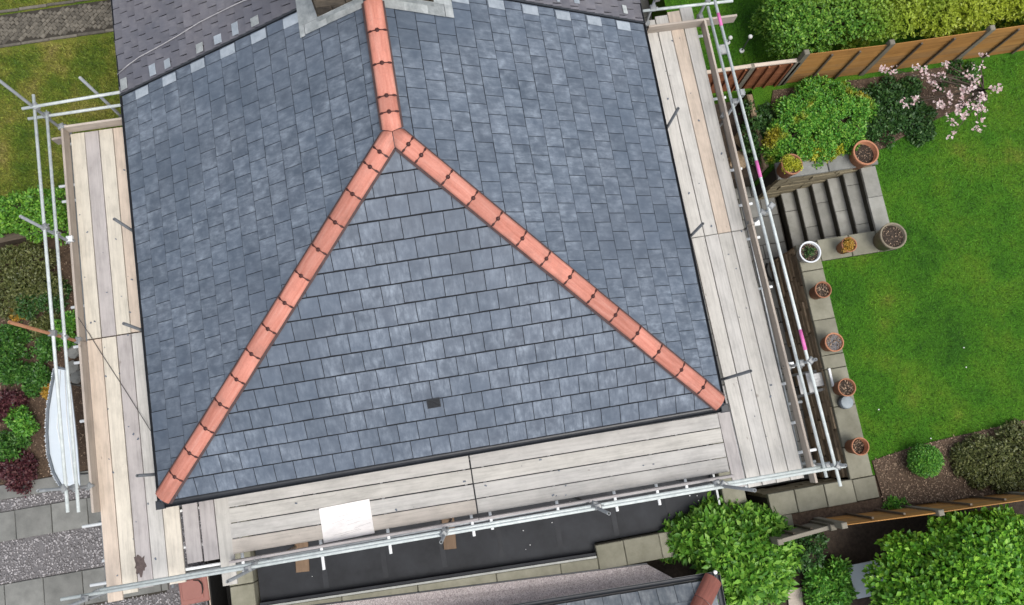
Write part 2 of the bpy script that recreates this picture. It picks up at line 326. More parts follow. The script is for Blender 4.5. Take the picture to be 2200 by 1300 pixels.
def leaf_mat(name, cols, rough=0.42, trans=0.28, patch=None):
    s = NT(name); r = s.rand(); n = len(cols); cols = [tuple(min(.85, v * 1.85) for v in c) for c in cols] if 'petal' not in name else cols
    c = s.ramp(r, [(i / (n - 1), cc) for i, cc in enumerate(cols)])
    if patch:
        wc = s.coord('World'); c = s.mix(s.ramp(s.noise(wc.outputs[0], patch[1], 3), [(patch[2], 0.0), (patch[3], 1.0)]), c, s.mix(1.0, patch[0], s.ramp(r, [(0, 0.6), (1, 1.4)]), 'MULTIPLY'))
    s.done(c, rough, 0, 0.4)
    tr = s.n('ShaderNodeBsdfTranslucent'); s.l(c, tr.inputs[0]); mx = s.n('ShaderNodeMixShader'); mx.inputs[0].default_value = trans
    s.l(s.b.outputs[0], mx.inputs[1]); s.l(tr.outputs[0], mx.inputs[2]); s.l(mx.outputs[0], s.out.inputs[0]); return s.m
M_lf_hedge = leaf_mat('hedge_leaf', [(0.035, 0.085, 0.012), (0.06, 0.14, 0.018), (0.10, 0.19, 0.026), (0.16, 0.24, 0.04)], patch=((0.26, 0.27, 0.022), 0.35, 0.50, 0.62))
def hedge_mat():
    m = leaf_mat('hedge_leaf', [(0.030, 0.085, 0.012), (0.055, 0.14, 0.016), (0.09, 0.19, 0.022), (0.15, 0.25, 0.035)])
    t = m.node_tree; b = next(n for n in t.nodes if n.type == 'BSDF_PRINCIPLED'); src = b.inputs['Base Color'].links[0].from_socket
    g = t.nodes.new('ShaderNodeNewGeometry'); sx = t.nodes.new('ShaderNodeSeparateXYZ'); t.links.new(g.outputs['Position'], sx.inputs[0])
    nz = t.nodes.new('ShaderNodeTexNoise'); nz.inputs['Scale'].default_value = 0.8; t.links.new(g.outputs['Position'], nz.inputs['Vector'])
    ad = t.nodes.new('ShaderNodeMath'); ad.operation = 'MULTIPLY_ADD'; t.links.new(nz.outputs[0], ad.inputs[0]); ad.inputs[1].default_value = 4.0; t.links.new(sx.outputs[0], ad.inputs[2])
    mr = t.nodes.new('ShaderNodeMapRange'); mr.inputs[1].default_value = 14.6; mr.inputs[2].default_value = 17.0; t.links.new(ad.outputs[0], mr.inputs[0])
    mx = t.nodes.new('ShaderNodeMix'); mx.data_type = 'RGBA'; mx.inputs[7].default_value = (0.42, 0.46, 0.035, 1); t.links.new(mr.outputs[0], mx.inputs[0]); t.links.new(src, mx.inputs[6])
    mf = t.nodes.new('ShaderNodeMath'); mf.operation = 'MULTIPLY'; mf.inputs[1].default_value = 0.75; t.links.new(mr.outputs[0], mf.inputs[0]); t.links.new(mf.outputs[0], mx.inputs[0])
    tr = next(n for n in t.nodes if n.type == 'BSDF_TRANSLUCENT')
    t.links.new(mx.outputs[2], b.inputs['Base Color']); t.links.new(mx.outputs[2], tr.inputs[0]); return m
M_lf_hedge2 = hedge_mat()
M_lf_laurel = leaf_mat('laurel_leaf', [(0.030, 0.090, 0.012), (0.06, 0.16, 0.018), (0.10, 0.22, 0.025), (0.16, 0.28, 0.04)])
M_lf_pitto = leaf_mat('bright_leaf', [(0.030, 0.105, 0.010), (0.065, 0.175, 0.014), (0.105, 0.24, 0.020), (0.18, 0.32, 0.035)])
M_lf_bed = leaf_mat('bed_leaf', [(0.014, 0.046, 0.010), (0.024, 0.078, 0.013), (0.042, 0.115, 0.018), (0.07, 0.145, 0.026)])
M_lf_mid = leaf_mat('mid_green_leaf', [(0.026, 0.085, 0.014), (0.045, 0.145, 0.018), (0.075, 0.20, 0.024), (0.13, 0.25, 0.036)])
M_lf_mix = leaf_mat('mixed_shrub_leaf', [(0.028, 0.095, 0.014), (0.05, 0.165, 0.018), (0.09, 0.22, 0.024), (0.15, 0.26, 0.036)], patch=((0.34, 0.30, 0.025), 1.3, 0.58, 0.68))
M_lf_dark = leaf_mat('dark_leaf', [(0.012, 0.036, 0.010), (0.02, 0.055, 0.013), (0.03, 0.075, 0.017), (0.05, 0.10, 0.024)], trans=0.18)
M_lf_olive = leaf_mat('olive_leaf', [(0.03, 0.038, 0.012), (0.05, 0.06, 0.018), (0.075, 0.085, 0.026), (0.11, 0.115, 0.045)], trans=0.18)
M_lf_red = leaf_mat('maroon_leaf', [(0.022, 0.008, 0.010), (0.038, 0.011, 0.015), (0.060, 0.018, 0.022), (0.085, 0.038, 0.034)], trans=0.18)
M_lf_yel = leaf_mat('yellow_leaf', [(0.12, 0.15, 0.012), (0.22, 0.24, 0.018), (0.32, 0.30, 0.03)])
M_lf_orange = leaf_mat('orange_leaf', [(0.16, 0.12, 0.02), (0.30, 0.17, 0.03), (0.36, 0.24, 0.05)])
M_petal = leaf_mat('pink_petal', [(0.60, 0.38, 0.39), (0.74, 0.57, 0.56), (0.84, 0.76, 0.74)], trans=0.3)
M_white = pmat('white_lamp_globe', (0.74, 0.75, 0.74), (0.8, 0.8, 0.8), 5, rough=0.3, bump=0, rnd=0)

# ================================================================== SETTING
E = 3.4; W = 8.70; LEN = 6.54; TP = 0.5615; AY = 4.226; H = W / 2 * TP
ZP = -0.22; ZL = 1.0          # patio level, upper lawn level
def sheet(name, poly, z, m, parent=None):
    mb = MB(); n = len(poly); P = [(p[0], p[1]) for p in poly]
    if sum(P[i][0] * P[(i + 1) % n][1] - P[(i + 1) % n][0] * P[i][1] for i in range(n)) < 0: P = P[::-1]
    mb.add([(x, y, z) for x, y in P], [tuple(range(n))]); return mb.build(name, m, parent)
def P2(pts, z): return [tuple(at(x, y, z)[:2]) for x, y in pts]
structure(sheet('ground', [(-150, -150), (150, -150), (150, 150), (-150, 150)], -0.62, M_soil))
structure(MB().prism([(-60, 6.35), (-0.4, 6.35), (-0.4, 60), (-60, 60)], -0.60, -0.004).build('lawn', M_lawnL))
left_bed = structure(MB().prism([(-60, 0.84), (-0.3, 0.84), (-0.3, 6.34), (-60, 6.34)], -0.60, -0.008).build('flower_bed', M_mulch))
structure(MB().prism([(-60, -40), (0.12, -40), (0.12, 0.835), (-60, 0.835)], -0.60, -0.012).build('gravel_drive', M_gravelbed))
patio = structure(MB().prism([(0.62, -1.66), (11.8, -1.66), (11.8, 9), (0.62, 9)], -0.60, ZP - 0.02).build('patio', M_mortar))
# upper garden, retained behind the wall
structure(MB().prism([(11.86, -1.68), (60, -1.68), (60, 2.40), (11.86, 2.40)], -0.60, ZL).add(*(lambda b: (b.v, b.f))(MB().prism([(13.37, 2.402), (60, 2.402), (60, 4.40), (13.37, 4.40)], -0.60, ZL)))
          .add(*(lambda b: (b.v, b.f))(MB().prism([(11.30, 4.402), (60, 4.402), (60, 60), (11.30, 60), (11.30, 6.2), (9.95, 6.2), (9.95, 6.05), (11.30, 6.05)], -0.60, ZL))).build('upper_lawn', M_lawn))
structure(MB().prism([(9.95, 6.21), (11.29, 6.21), (11.29, 60), (9.95, 60)], -0.60, ZL).build('side_lawn', M_lawn))
structure(MB().prism([(0.62, -60), (60, -60), (60, -2.34), (0.62, -2.34)], -0.60, 0.45).build('lower_garden', M_soil))
structure(MB().prism([(9.72, -2.33), (60, -2.33), (60, -1.685), (11.9, -1.685), (11.9, -2.10), (9.72, -2.10)], -0.60, 0.985).build('fence_border', M_mulch))
# beds on the upper level
bed_r = P2([(1872, 990), (1960, 960), (2040, 940), (2110, 925), (2260, 890), (2400, 1010), (2260, 1052), (2000, 1078), (1900, 1085)], ZL)
structure(MB().prism(bed_r, ZL - 0.05, ZL + 0.03).build('flower_bed', M_mulch))
bed_u = P2([(1645, 290), (1660, 195), (1860, 170), (2060, 140), (2095, 180), (2070, 230), (2000, 262), (1930, 300), (1900, 318), (1830, 345), (1690, 360)], ZL)
structure(MB().prism(bed_u, ZL - 0.05, ZL + 0.03).build('flower_bed', M_mulch))
bed_s = [(9.95, 4.42), (11.29, 4.42), (11.29, 6.04), (9.95, 6.04)]
structure(MB().prism(bed_s, -0.2, 0.55).build('rockery_bed', M_soil))

# cobbled path, upper left
cob = structure(MB().prism([(-9, 9.66), (-0.95, 9.80), (-0.95, 10.47), (-9, 10.36)], -0.1, 0.004).build('cobbled_path', M_mortar))
mb = MB(); ang = R_(45)
for i in range(-44, 44):
    for j in range(-44, 44):
        u, v = i * 0.105 + (j % 2) * 0.05, j * 0.078
        x, y = -2.6 + u * math.cos(ang) - v * math.sin(ang), 10.08 + u * math.sin(ang) + v * math.cos(ang)
        lo = 9.66 + (x + 9) * 0.0174 + 0.06; hi = 10.36 + (x + 9) * 0.0137 - 0.06
        if not (-4.6 < x < -1.02 and lo < y < hi): continue
        Mx = Matrix.Translation((x, y, 0)) @ Matrix.Rotation(ang + random.uniform(-.18, .18), 4, 'Z')
        a, b = 0.050 + random.uniform(-.006, .006), 0.037 + random.uniform(-.004, .004)
        mb.cbox((-a, -b, 0), (a, b, 0.022 + random.uniform(0, .012)), 0.013, Mx, 0.006)
stuff(mb.build('cobbles', M_cobble, cob))
for sgn, y0 in ((0, 9.62), (1, 10.40)):
    for k in range(7):
        x0 = -4.9 + k * 0.57
        MB().cbox((x0 + .004, y0 + (x0 + 9) * 0.015 - .0, 0), (x0 + 0.565, y0 + (x0 + 9) * 0.015 + 0.06, 0.03), 0.008, None, 0.004).build('edging_stone', M_cobble, cob)
# slab paths at the lower left
slab_path = structure(MB().prism([(-9, -0.19), (-1.3, -0.19), (-1.3, 0.34), (-9, 0.34)], -0.1, 0.0).build('slab_path', M_mortar))
def slabs(parent, x0, x1, y0, y1, step, z, m, off=0.0, name='slab', th=0.05, jit=0.003):
    x = x0 + off; n = 0
    while x < x1 - 0.02:
        MB().cbox((max(x, x0) + .006, y0 + .005, z - th), (min(x + step, x1) - .006, y1 - .005, z), 0.008, None, jit).build(name, m, parent); x += step
slabs(slab_path, -6.6, -1.25, -0.2, 0.34, 0.66, 0.03, M_stone, 0.05)
path2 = structure(MB().prism([(-9, -1.62), (-1.3, -1.62), (-1.3, -0.96), (-9, -0.96)], -0.1, 0.0).build('slab_path', M_mortar))
slabs(path2, -6.6, -1.25, -1.58, -0.96, 0.70, 0.03, M_stone, 0.32)
edge = structure(MB().prism([(-9, 0.56), (-1.9, 0.56), (-1.9, 0.84), (-9, 0.84)], -0.1, 0.0).build('stone_edging', M_mortar))
slabs(edge, -6.5, -2.35, 0.56, 0.84, 1.75, 0.035, M_stone, 0.15)
def pebbles(name, n, sampler, z, r0, r1, parent, m):
    me = bmesh.new(); bmesh.ops.create_icosphere(me, subdivisions=1, radius=1); bv = np.array([v.co[:] for v in me.verts]); bf = np.array([[v.index for v in f.verts] for f in me.faces]); me.free()
    xy = sampler(n); r = rng.uniform(r0, r1, n); sc = np.stack([r * rng.uniform(.8, 1.3, n), r * rng.uniform(.7, 1.1, n), r * rng.uniform(.4, .7, n)], 1)
    th = rng.uniform(0, 6.28, n); c, s = np.cos(th), np.sin(th)
    V = bv[None] * sc[:, None, :]; V = np.stack([V[..., 0] * c[:, None] - V[..., 1] * s[:, None], V[..., 0] * s[:, None] + V[..., 1] * c[:, None], V[..., 2]], 2)
    V[..., 0] += xy[:, 0:1]; V[..., 1] += xy[:, 1:2]; V[..., 2] += z
    Fi = (bf[None] + (np.arange(n) * len(bv))[:, None, None]).reshape(-1, 3)
    return npmesh(name, V.reshape(-1, 3), Fi, m, parent)
def npmesh(name, V, Fi, m, parent=None, smooth=False):
    me = bpy.data.meshes.new(name); k = Fi.shape[1]; n = len(Fi)
    me.vertices.add(len(V)); me.vertices.foreach_set('co', np.ascontiguousarray(V, dtype=np.float32).ravel())
    me.loops.add(n * k); me.loops.foreach_set('vertex_index', np.ascontiguousarray(Fi, dtype=np.int32).ravel())
    me.polygons.add(n); me.polygons.foreach_set('loop_start', np.arange(0, n * k, k, dtype=np.int32)); me.polygons.foreach_set('loop_total', np.full(n, k, dtype=np.int32))
    me.update(calc_edges=True); me.validate(); me.materials.append(m)
    return link(bpy.data.objects.new(name, me), parent)
def rects(*rs):
    A = np.array([(b - a) * (d - c) for a, b, c, d in rs]); A = A / A.sum(); R = np.array(rs)
    def f(n):
        k = rng.choice(len(rs), n, p=A); q = R[k]; u = rng.random((n, 2)); return np.stack([q[:, 0] + u[:, 0] * (q[:, 1] - q[:, 0]), q[:, 2] + u[:, 1] * (q[:, 3] - q[:, 2])], 1)
    return f
gp = pebbles('gravel', 9000, rects((-4.9, -0.3, -0.95, -0.2), (-4.9, -1.2, 0.35, 0.56), (-0.9, 0.12, -2.4, 0.4), (-4.5, -0.2, -2.6, -1.6)), 0.0, 0.010, 0.024, None, M_pebble)
stuff(gp); gp['label'] = 'grey and buff gravel of the drive'; gp['category'] = 'gravel'

# ------------------------------------------------------------------ patio slabs (seen below the right-hand scaffold)
yy = -1.66; k = 0
while yy < 6.2:
    hgt = (0.45, 0.30, 0.60)[k % 3]; x = 8.75 - (k % 2) * 0.3
    while x < 11.78:
        wd = (0.6, 0.45, 0.75)[int(abs(x * 7 + k)) % 3]; x1 = min(x + wd, 11.46 if yy < 2.4 else 11.78)
        if not (yy > 4.3 and x > 9.9) and x1 - x > 0.08:
            MB().cbox((x + .007, yy + .007, ZP - 0.05), (x1 - .007, min(yy + hgt, 6.4) - .007, ZP), 0.008, None, 0.003).build('patio_slab', M_patio, patio)
        x += wd
    yy += hgt; k += 1
# ------------------------------------------------------------------ retaining wall beside the lawn
rw = thing('retaining_wall', 'brown stone retaining wall with pale coping slabs beside the lawn', 'wall', (11.66, 0.4, 0))
MB().box((11.56, -1.66, -0.3), (11.84, 2.75, 0.93)).build('wall_core', M_mortar, rw)
for c in range(9):
    y = -1.66 - (c % 2) * 0.2
    while y < 2.74:
        ln = random.uniform(0.30, 0.75); a, b = max(y, -1.66), min(y + ln, 2.75)
        if b - a > 0.05:
            o = random.uniform(0, .045)
            MB().cbox((0, a + .006, ZP + c * 0.129), (0.12, b - .006, ZP + c * 0.129 + 0.119), 0.012, Matrix.Translation((11.455 - o - .012 * (8 - c), 0, 0.0)), 0.008).build('stone', M_stonewall, rw)
        y += ln
ys = [-1.68, -1.10, -0.35, 0.36, 0.62, 1.30, 2.26, 2.80]
for a, b in zip(ys[:-1], ys[1:]): MB().cbox((11.44, a + .006, 0.94), (11.865, b - .006, ZL + 0.03), 0.010, None, 0.004).build('coping_slab', M_coping, rw)
MB().cbox((11.47, -2.08, 0.94), (11.895, -1.692, ZL + 0.03), 0.010, None, 0.003).build('coping_slab', M_coping, rw)
# return wall along the front of the patio
fw = thing('low_garden_wall', 'low buff stone wall with square coping slabs at the foot of the patio', 'wall', (10.6, -1.9, 0))
MB().box((9.86, -2.05, -0.3), (11.46, -1.75, 0.92)).build('wall_core', M_mortar, fw)
for c in range(6):
    x = 9.86 - (c % 2) * 0.2
    while x < 11.45:
        ln = random.uniform(.3, .6); a, b = max(x, 9.86), min(x + ln, 11.45)
        if b - a > .05: MB().cbox((a + .005, -1.76, c * 0.19 - .22), (b - .005, -1.70 + random.uniform(0, .02), c * 0.19 - .22 + 0.182), 0.01, None, .006).build('stone', M_buffwall, fw)
        x += ln
for a, b in zip([9.86, 10.36, 10.92], [10.355, 10.915, 11.465]): MB().cbox((a + .005, -2.09, 0.93), (b - .005, -1.68, ZL + 0.032), 0.010, None, .003).build('coping_slab', M_coping, fw)
MB().cbox((9.80, -2.47, 0.93), (10.22, -2.095, ZL + 0.02), 0.01, None, .003).build('coping_slab', M_coping, fw)
# ------------------------------------------------------------------ garden steps
st = thing('garden_steps', 'flight of stone garden steps from the patio up to the lawn', 'steps', (12.4, 3.5, 0))
xs = [11.845, 12.10, 12.345, 12.585, 12.825, 13.08]; hs_ = [ZP + (ZL - ZP) * (i + 1) / 6 for i in range(6)]
for i in range(6):
    x0 = xs[i]; x1 = xs[i + 1] if i < 5 else 13.38
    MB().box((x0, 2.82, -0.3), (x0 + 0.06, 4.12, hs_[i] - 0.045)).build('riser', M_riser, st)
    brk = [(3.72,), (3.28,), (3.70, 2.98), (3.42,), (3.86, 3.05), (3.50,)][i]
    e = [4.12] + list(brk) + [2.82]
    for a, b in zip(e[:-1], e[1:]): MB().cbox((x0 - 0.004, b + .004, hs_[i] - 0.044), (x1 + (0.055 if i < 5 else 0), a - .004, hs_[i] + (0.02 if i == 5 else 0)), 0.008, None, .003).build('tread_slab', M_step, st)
# side walls of the flight
wn = thing('step_side_wall', 'buff stone side wall with coping beside the upper edge of the steps', 'wall', (12.3, 4.26, 0))
MB().box((11.42, 4.18, -0.3), (13.3, 4.40, 1.12)).build('wall_core', M_mortar, wn)
for c in range(7):
    x = 11.42 - (c % 2) * .25
    while x < 13.3:
        ln = random.uniform(.35, .8); a, b = max(x, 11.42), min(x + ln, 13.3)
        if b - a > .06: MB().cbox((a + .004, 4.125 - random.uniform(0, .015), ZP + c * 0.19), (b - .004, 4.20, ZP + c * 0.19 + 0.182), 0.01, None, .006).build('stone', M_buffwall, wn)
        x += ln
for a, b in zip([11.33, 12.36, 13.02], [12.355, 13.015, 13.36]): MB().cbox((a + .004, 4.10, 1.13), (b - .004, 4.43, 1.20), 0.012, None, .004).build('coping_slab', M_stone, wn)
MB().cbox((11.2, 4.44, -0.1), (11.40, 6.0, 0.98), 0.03, None, .02).build('end_wall', M_stonewall, wn)
ws = thing('step_side_wall', 'stone side wall with pale coping between the steps and the lawn, carrying three pots', 'wall', (12.4, 2.6, 0))
MB().box((11.50, 2.50, -0.3), (13.3, 2.805, 0.93)).build('wall_core', M_stonewall, ws)
for a, b in zip([11.87, 12.50, 13.05], [12.495, 13.045, 13.38]): MB().cbox((a + .004, 2.41, 0.94), (b - .004, 2.83, ZL + 0.032), 0.010, None, .003).build('coping_slab', M_coping, ws)

# ================================================================== THE HOUSE
house = thing('house', 'house with new blue grey slate hipped roof and terracotta hip tiles', 'house', (W / 2, 3.3, 0))
MB().box((0.42, 0.42, -0.3), (W - 0.42, LEN - 0.002, E - 0.12)).build('wall', M_render, house)
MB().prism([(0.0, -0.02), (W, -0.02), (W, LEN - .002), (0, LEN - .002)], E - 0.16, E - 0.125).build('soffit', M_gutter, house)
cF = math.hypot(1, H / AY); cS = math.hypot(1, TP)
SF = AY * cF; SS = W / 2 * cS
ax = lambda o, x, y: Matrix(((x[0], y[0], x[1] * y[2] - x[2] * y[1], o[0]), (x[1], y[1], x[2] * y[0] - x[0] * y[2], o[1]), (x[2], y[2], x[0] * y[1] - x[1] * y[0], o[2]), (0, 0, 0, 1)))
MF = ax((0, 0, E), (1, 0, 0), (0, 1 / cF, H / AY / cF))
ML = ax((0, LEN, E), (0, -1, 0), (1 / cS, 0, TP / cS))
MR = ax((W, 0, E), (0, 1, 0), (-1 / cS, 0, TP / cS))
def clip(poly, a, b, c):
    """keep a*x + b*y <= c"""
    out = []
    for i in range(len(poly)):
        p, q = poly[i], poly[(i + 1) % len(poly)]; dp, dq = a * p[0] + b * p[1] - c, a * q[0] + b * q[1] - c
        if dp <= 0: out.append(p)
        if dp * dq < 0: t = dp / (dp - dq); out.append((p[0] + (q[0] - p[0]) * t, p[1] + (q[1] - p[1]) * t))
    return out
def slate_solid(poly, y0, ln, th, lift):
    """slate outline in slope coordinates, tilted so its tail rides on the course below"""
    zz = lambda y: lift * (1 - (y - y0) / ln) + 0.004
    n = len(poly)
    return ([(x, y, zz(y)) for x, y in poly] + [(x, y, zz(y) + th) for x, y in poly], [tuple(range(n - 1, -1, -1)), tuple(range(n, 2 * n))] + [(i, (i + 1) % n, n + (i + 1) % n, n + i) for i in range(n)])
def area(p): return abs(sum(p[i][0] * p[(i + 1) % len(p)][1] - p[(i + 1) % len(p)][0] * p[i][1] for i in range(len(p)))) / 2
GA, CW, SLN = 0.311, 0.294, 0.286
full_me = {}
def course_slates(umin, umax, smax, clips, phase, gauge, cw, ln, gap, s0=0.03, jit=0.003):
    res = []; k = 0
    while s0 + k * gauge < smax - 0.04:
        y0 = s0 + k * gauge; off = phase + (k % 2) * cw / 2; i0 = int(math.floor((umin - off) / cw)) - 1; x = off + i0 * cw
        while x < umax + cw:
            a, b = x + gap / 2, x + cw - gap / 2; dy = random.uniform(-jit, jit); ro = random.uniform(-.004, .004)
            poly = [(a, y0 + dy - ro), (b, y0 + dy + ro), (b, min(y0 + ln, smax)), (a, min(y0 + ln, smax))]
            fl = True
            for (ca, cb, cc) in clips:
                n0 = area(poly); poly = clip(poly, ca, cb, cc)
                if len(poly) < 3: break
            if len(poly) >= 3 and area(poly) > 0.0025: res.append((k, poly, y0))
            x += cw
        k += 1
    return res
def seen(Mx, poly):
    """rough picture area of the exposed part of a slate"""
    c = Mx @ Vector((sum(p[0] for p in poly) / len(poly), sum(p[1] for p in poly) / len(poly), 0)); v = Vector(CAM_POS) - c
    n = Mx.to_3x3() @ Vector((0, 0, 1)); return area(poly) * n.dot(v.normalized()) / v.length_squared
slopes = []
for nm, Mx, cl, ph, smax, um in (('front_roof_slope', MF, [(-1, W / 2 / SF, 0), (1, W / 2 / SF, W)], 4.40, SF, W),
                                 ('left_roof_slope', ML, [(-1, 0, -0.03), (1, AY / SS, LEN)], LEN - 3.70, SS, LEN),
                                 ('right_roof_slope', MR, [(-1, AY / SS, 0), (1, 0, LEN - 0.03)], 0.5, SS, LEN)):
    tri = [(0, 0), (um, 0), (um, smax), (0, smax)]
    for c in cl: tri = clip(tri, *c)
    d = MB().add(*slate_solid(tri, 0, 1e9, 0.01, 0)); d.v = [(x, y, z - 0.015) for x, y, z in d.v]
    part = d.build(nm, M_underlay, house, Mx)
    slopes.append((part, Mx, course_slates(0, um, smax, cl, ph, GA, CW, SLN if nm[0] == 'f' else SLN + .009, 0.010)))
allsl = sorted(((seen(Mx, pl), pi, i) for pi, (pt, Mx, L) in enumerate(slopes) for i, (k, pl, y0) in enumerate(L)), reverse=True)
single = {(pi, i) for _, pi, i in allsl[:299]}
VENT = (3.93, 2)     # vent slate on the front slope
for pi, (pt, Mx, L) in enumerate(slopes):
    rest = MB()
    for i, (k, pl, y0) in enumerate(L):
        vs, fs = slate_solid(pl, y0, SLN, 0.010, 0.008)
        if (pi, i) in single:
            cx_, cy_ = pl[0]; mb = MB().add([(x - cx_, y - cy_, z) for x, y, z in vs], fs)
            mb.build('slate', M_slate, pt, Mx @ Matrix.Translation((cx_, cy_, 0)))
        else: rest.add(vs, fs)
    stuff(rest.build('slates', M_slate, pt, Mx))
# vent tile
vb = MB().box((-0.10, 0, 0.012), (0.10, 0.155, 0.034)); vt = vb.build('vent', M_gutter, slopes[0][0], MF @ Matrix.Translation((4.262, 0.815, 0)))
mb = MB()
for i in range(6): mb.box((-0.09, 0.012 + i * 0.023, 0.034), (0.09, 0.026 + i * 0.023, 0.042))
mb.build('vent_grille', M_vent, slopes[0][0], MF @ Matrix.Translation((4.262, 0.815, 0)))
# gutters (half round troughs) with brackets
def gutter(p0, p1, out, parent, r=0.055, m=M_gutter, name='gutter'):
    p0 = Vector(p0); p1 = Vector(p1); out = Vector(out); mb = MB(); n = 9; vs = []; L = []
    for rr in (r, r - .006):
        for k in range(n):
            t = math.pi * k / (n - 1); L.append((rr * math.cos(t), -rr * math.sin(t)))
    prof = L[:n] + L[n:][::-1]
    for p in (p0, p1): vs += [p + out * (a + r) + Vector((0, 0, b)) for a, b in prof]
    q = len(prof); fs = [(i, (i + 1) % q, q + (i + 1) % q, q + i) for i in range(q)] + [tuple(range(q - 1, -1, -1)), tuple(range(q, 2 * q))]
    return mb.add(vs, fs).build(name, m, parent)
gutter((-0.05, 0.035, E - 0.015), (W + 0.05, 0.035, E - 0.015), (0, -1, 0), house, 0.062)
gutter((0.06, LEN, E - 0.015), (0.06, -0.02, E - 0.015), (-1, 0, 0), house, 0.052)
gutter((W - 0.06, LEN, E - 0.015), (W - 0.06, -0.02, E - 0.015), (1, 0, 0), house, 0.052)
for x in (-0.01, W + 0.01): MB().cbox((x - .065, -0.10, E - 0.085), (x + .065, 0.03, E - 0.012), 0.012).build('gutter_angle', M_gutter, house)
# terracotta hip and ridge tiles on a dark roll, each with its clip
def keep_side(ob, M, planes):
    bm = bmesh.new(); bm.from_mesh(ob.data); Mi = M.inverted()
    for pt, nrm in planes:
        co = Mi @ Vector(pt); no = (Mi.to_3x3() @ Vector(nrm)).normalized()
        g = bmesh.ops.bisect_plane(bm, geom=bm.verts[:] + bm.edges[:] + bm.faces[:], plane_co=co, plane_no=no, clear_inner=True)
        ed = [e for e in g['geom_cut'] if isinstance(e, bmesh.types.BMEdge)]
        if ed: bmesh.ops.holes_fill(bm, edges=[e for e in ed if e.is_valid and e.is_boundary])
    bm.to_mesh(ob.data); bm.free(); ob.data.update()
def tile_run(p0, p1, cuts, parent=house, lift=0.0, mitre=None, back=0.0):
    p0 = Vector(p0); p1 = Vector(p1); d = (p1 - p0).normalized(); side = d.cross(Vector((0, 0, 1))).normalized(); up = side.cross(d).normalized()
    Mr = Matrix(((side.x, d.x, up.x, 0), (side.y, d.y, up.y, 0), (side.z, d.z, up.z, 0), (0, 0, 0, 1)))
    arc = lambda r, t: (r * math.sin(t), r * math.cos(t))
    TH = R_(36); RR = 0.215; n = 9; DZ = 0.152
    # dark roll below
    mb = MB(); T2 = [-R_(60) + R_(120) * k / 8 for k in range(9)]; vs = []
    Lh = (p1 - p0).length
    for y in (-back, min(Lh, cuts[-1] - .01)):
        vs += [(math.sin(t) * 0.180, y, math.cos(t) * 0.10 - 0.060 + lift) for t in T2]
    mb.add(vs, [(k, k + 1, 9 + k + 1, 9 + k) for k in range(8)][::1])
    mb.f = [f[::-1] for f in mb.f]
    hr = mb.build('hip_roll', M_hiproll, parent, Matrix.Translation(p0) @ Mr)
    if mitre: keep_side(hr, Matrix.Translation(p0) @ Mr, mitre)
    for i in range(len(cuts) - 1):
        a, b = cuts[i], cuts[i + 1]; mb = MB(); vs = []; Ls = []
        ov = 0.0
        for (y, rs) in ((a + .004, 0.0), (a + .012, 0.004), (b - 0.012, 0.004), (b - .002, 0.0)):
            ring = [(math.sin(t) * (RR + rs), y, math.cos(t) * (RR + rs) - DZ + lift) for t in [-TH + 2 * TH * k / (n - 1) for k in range(n)]]
            ring += [(math.sin(t) * (RR - .016), y, math.cos(t) * (RR - .016) - DZ + lift) for t in [TH - 2 * TH * k / (n - 1) for k in range(n)]]
            Ls.append(ring)
        q = 2 * n; V = [v for r_ in Ls for v in r_]; Fc = [tuple(range(q - 1, -1, -1)), tuple(range(3 * q, 4 * q))]
        for r_ in range(3): Fc += [(r_ * q + j, r_ * q + (j + 1) % q, (r_ + 1) * q + (j + 1) % q, (r_ + 1) * q + j) for j in range(q)]
        mb.add([(x, y - a, z) for x, y, z in V], [f[::-1] for f in Fc])
        Mt = Matrix.Translation(p0 + d * a) @ Mr @ Matrix.Rotation(random.uniform(-.018, .018), 4, 'Z') @ Matrix.Translation((random.uniform(-.004, .004), 0, random.uniform(-.002, .003)))
        t_ = mb.build('ridge_tile', M_terra, parent, Mt, smooth=True)
        if mitre and i < 2: keep_side(t_, Mt, mitre)
        if i < len(cuts) - 2:
            cb_ = MB(); tt = [-TH * 1.02 + 2.04 * TH * k / 12 for k in range(13)]; vs = []
            for k, t in enumerate(tt):
                f_ = abs(k - 6) / 6; wv = 0.005 + (0.010 if 0.55 < f_ < 0.9 else 0.0) + (0.003 if f_ < 0.2 else 0)
                for (dy, rr) in ((-wv, RR + .004), (wv, RR + .004), (wv, RR + .011), (-wv, RR + .011)):
                    vs.append((math.sin(t) * rr, (b - a) + dy, math.cos(t) * rr - DZ + lift))
            fs = []
            for k in range(12):
                for j in range(4): fs.append((k * 4 + j, k * 4 + (j + 1) % 4, k * 4 + 4 + (j + 1) % 4, k * 4 + 4 + j))
            cb_.add(vs, fs + [(0, 1, 2, 3), (51, 50, 49, 48)])
            cb_.lathe((0, b - a, RR + .004 - DZ + lift), [(0.030, 0), (0.030, 0.010), (0.020, 0.018), (0.012, 0.026)], 12)
            cb_.build('clip', M_clip, t_, Mt)
ap = (W / 2, AY, E + H)
AP = Vector((W / 2, AY, E + H)); mg = 0.005
bl = Vector((0.92, 0.39, 0)).normalized()          # bisector between ridge and right hip, seen in plan
nR = Vector((bl.y, -bl.x, 0)); nL = Vector((-bl.y, -bl.x, 0))
tile_run(AP, (W + 0.02, -0.03, E), [-0.16, 0.24, 0.46, 0.92, 1.37, 1.82, 2.27, 2.73, 3.18, 3.64, 4.10, 4.56, 5.02, 5.51, 5.99, 6.44], mitre=[(AP + nR * mg, nR), (AP + Vector((mg, 0, 0)), (1, 0, 0))], back=.2)
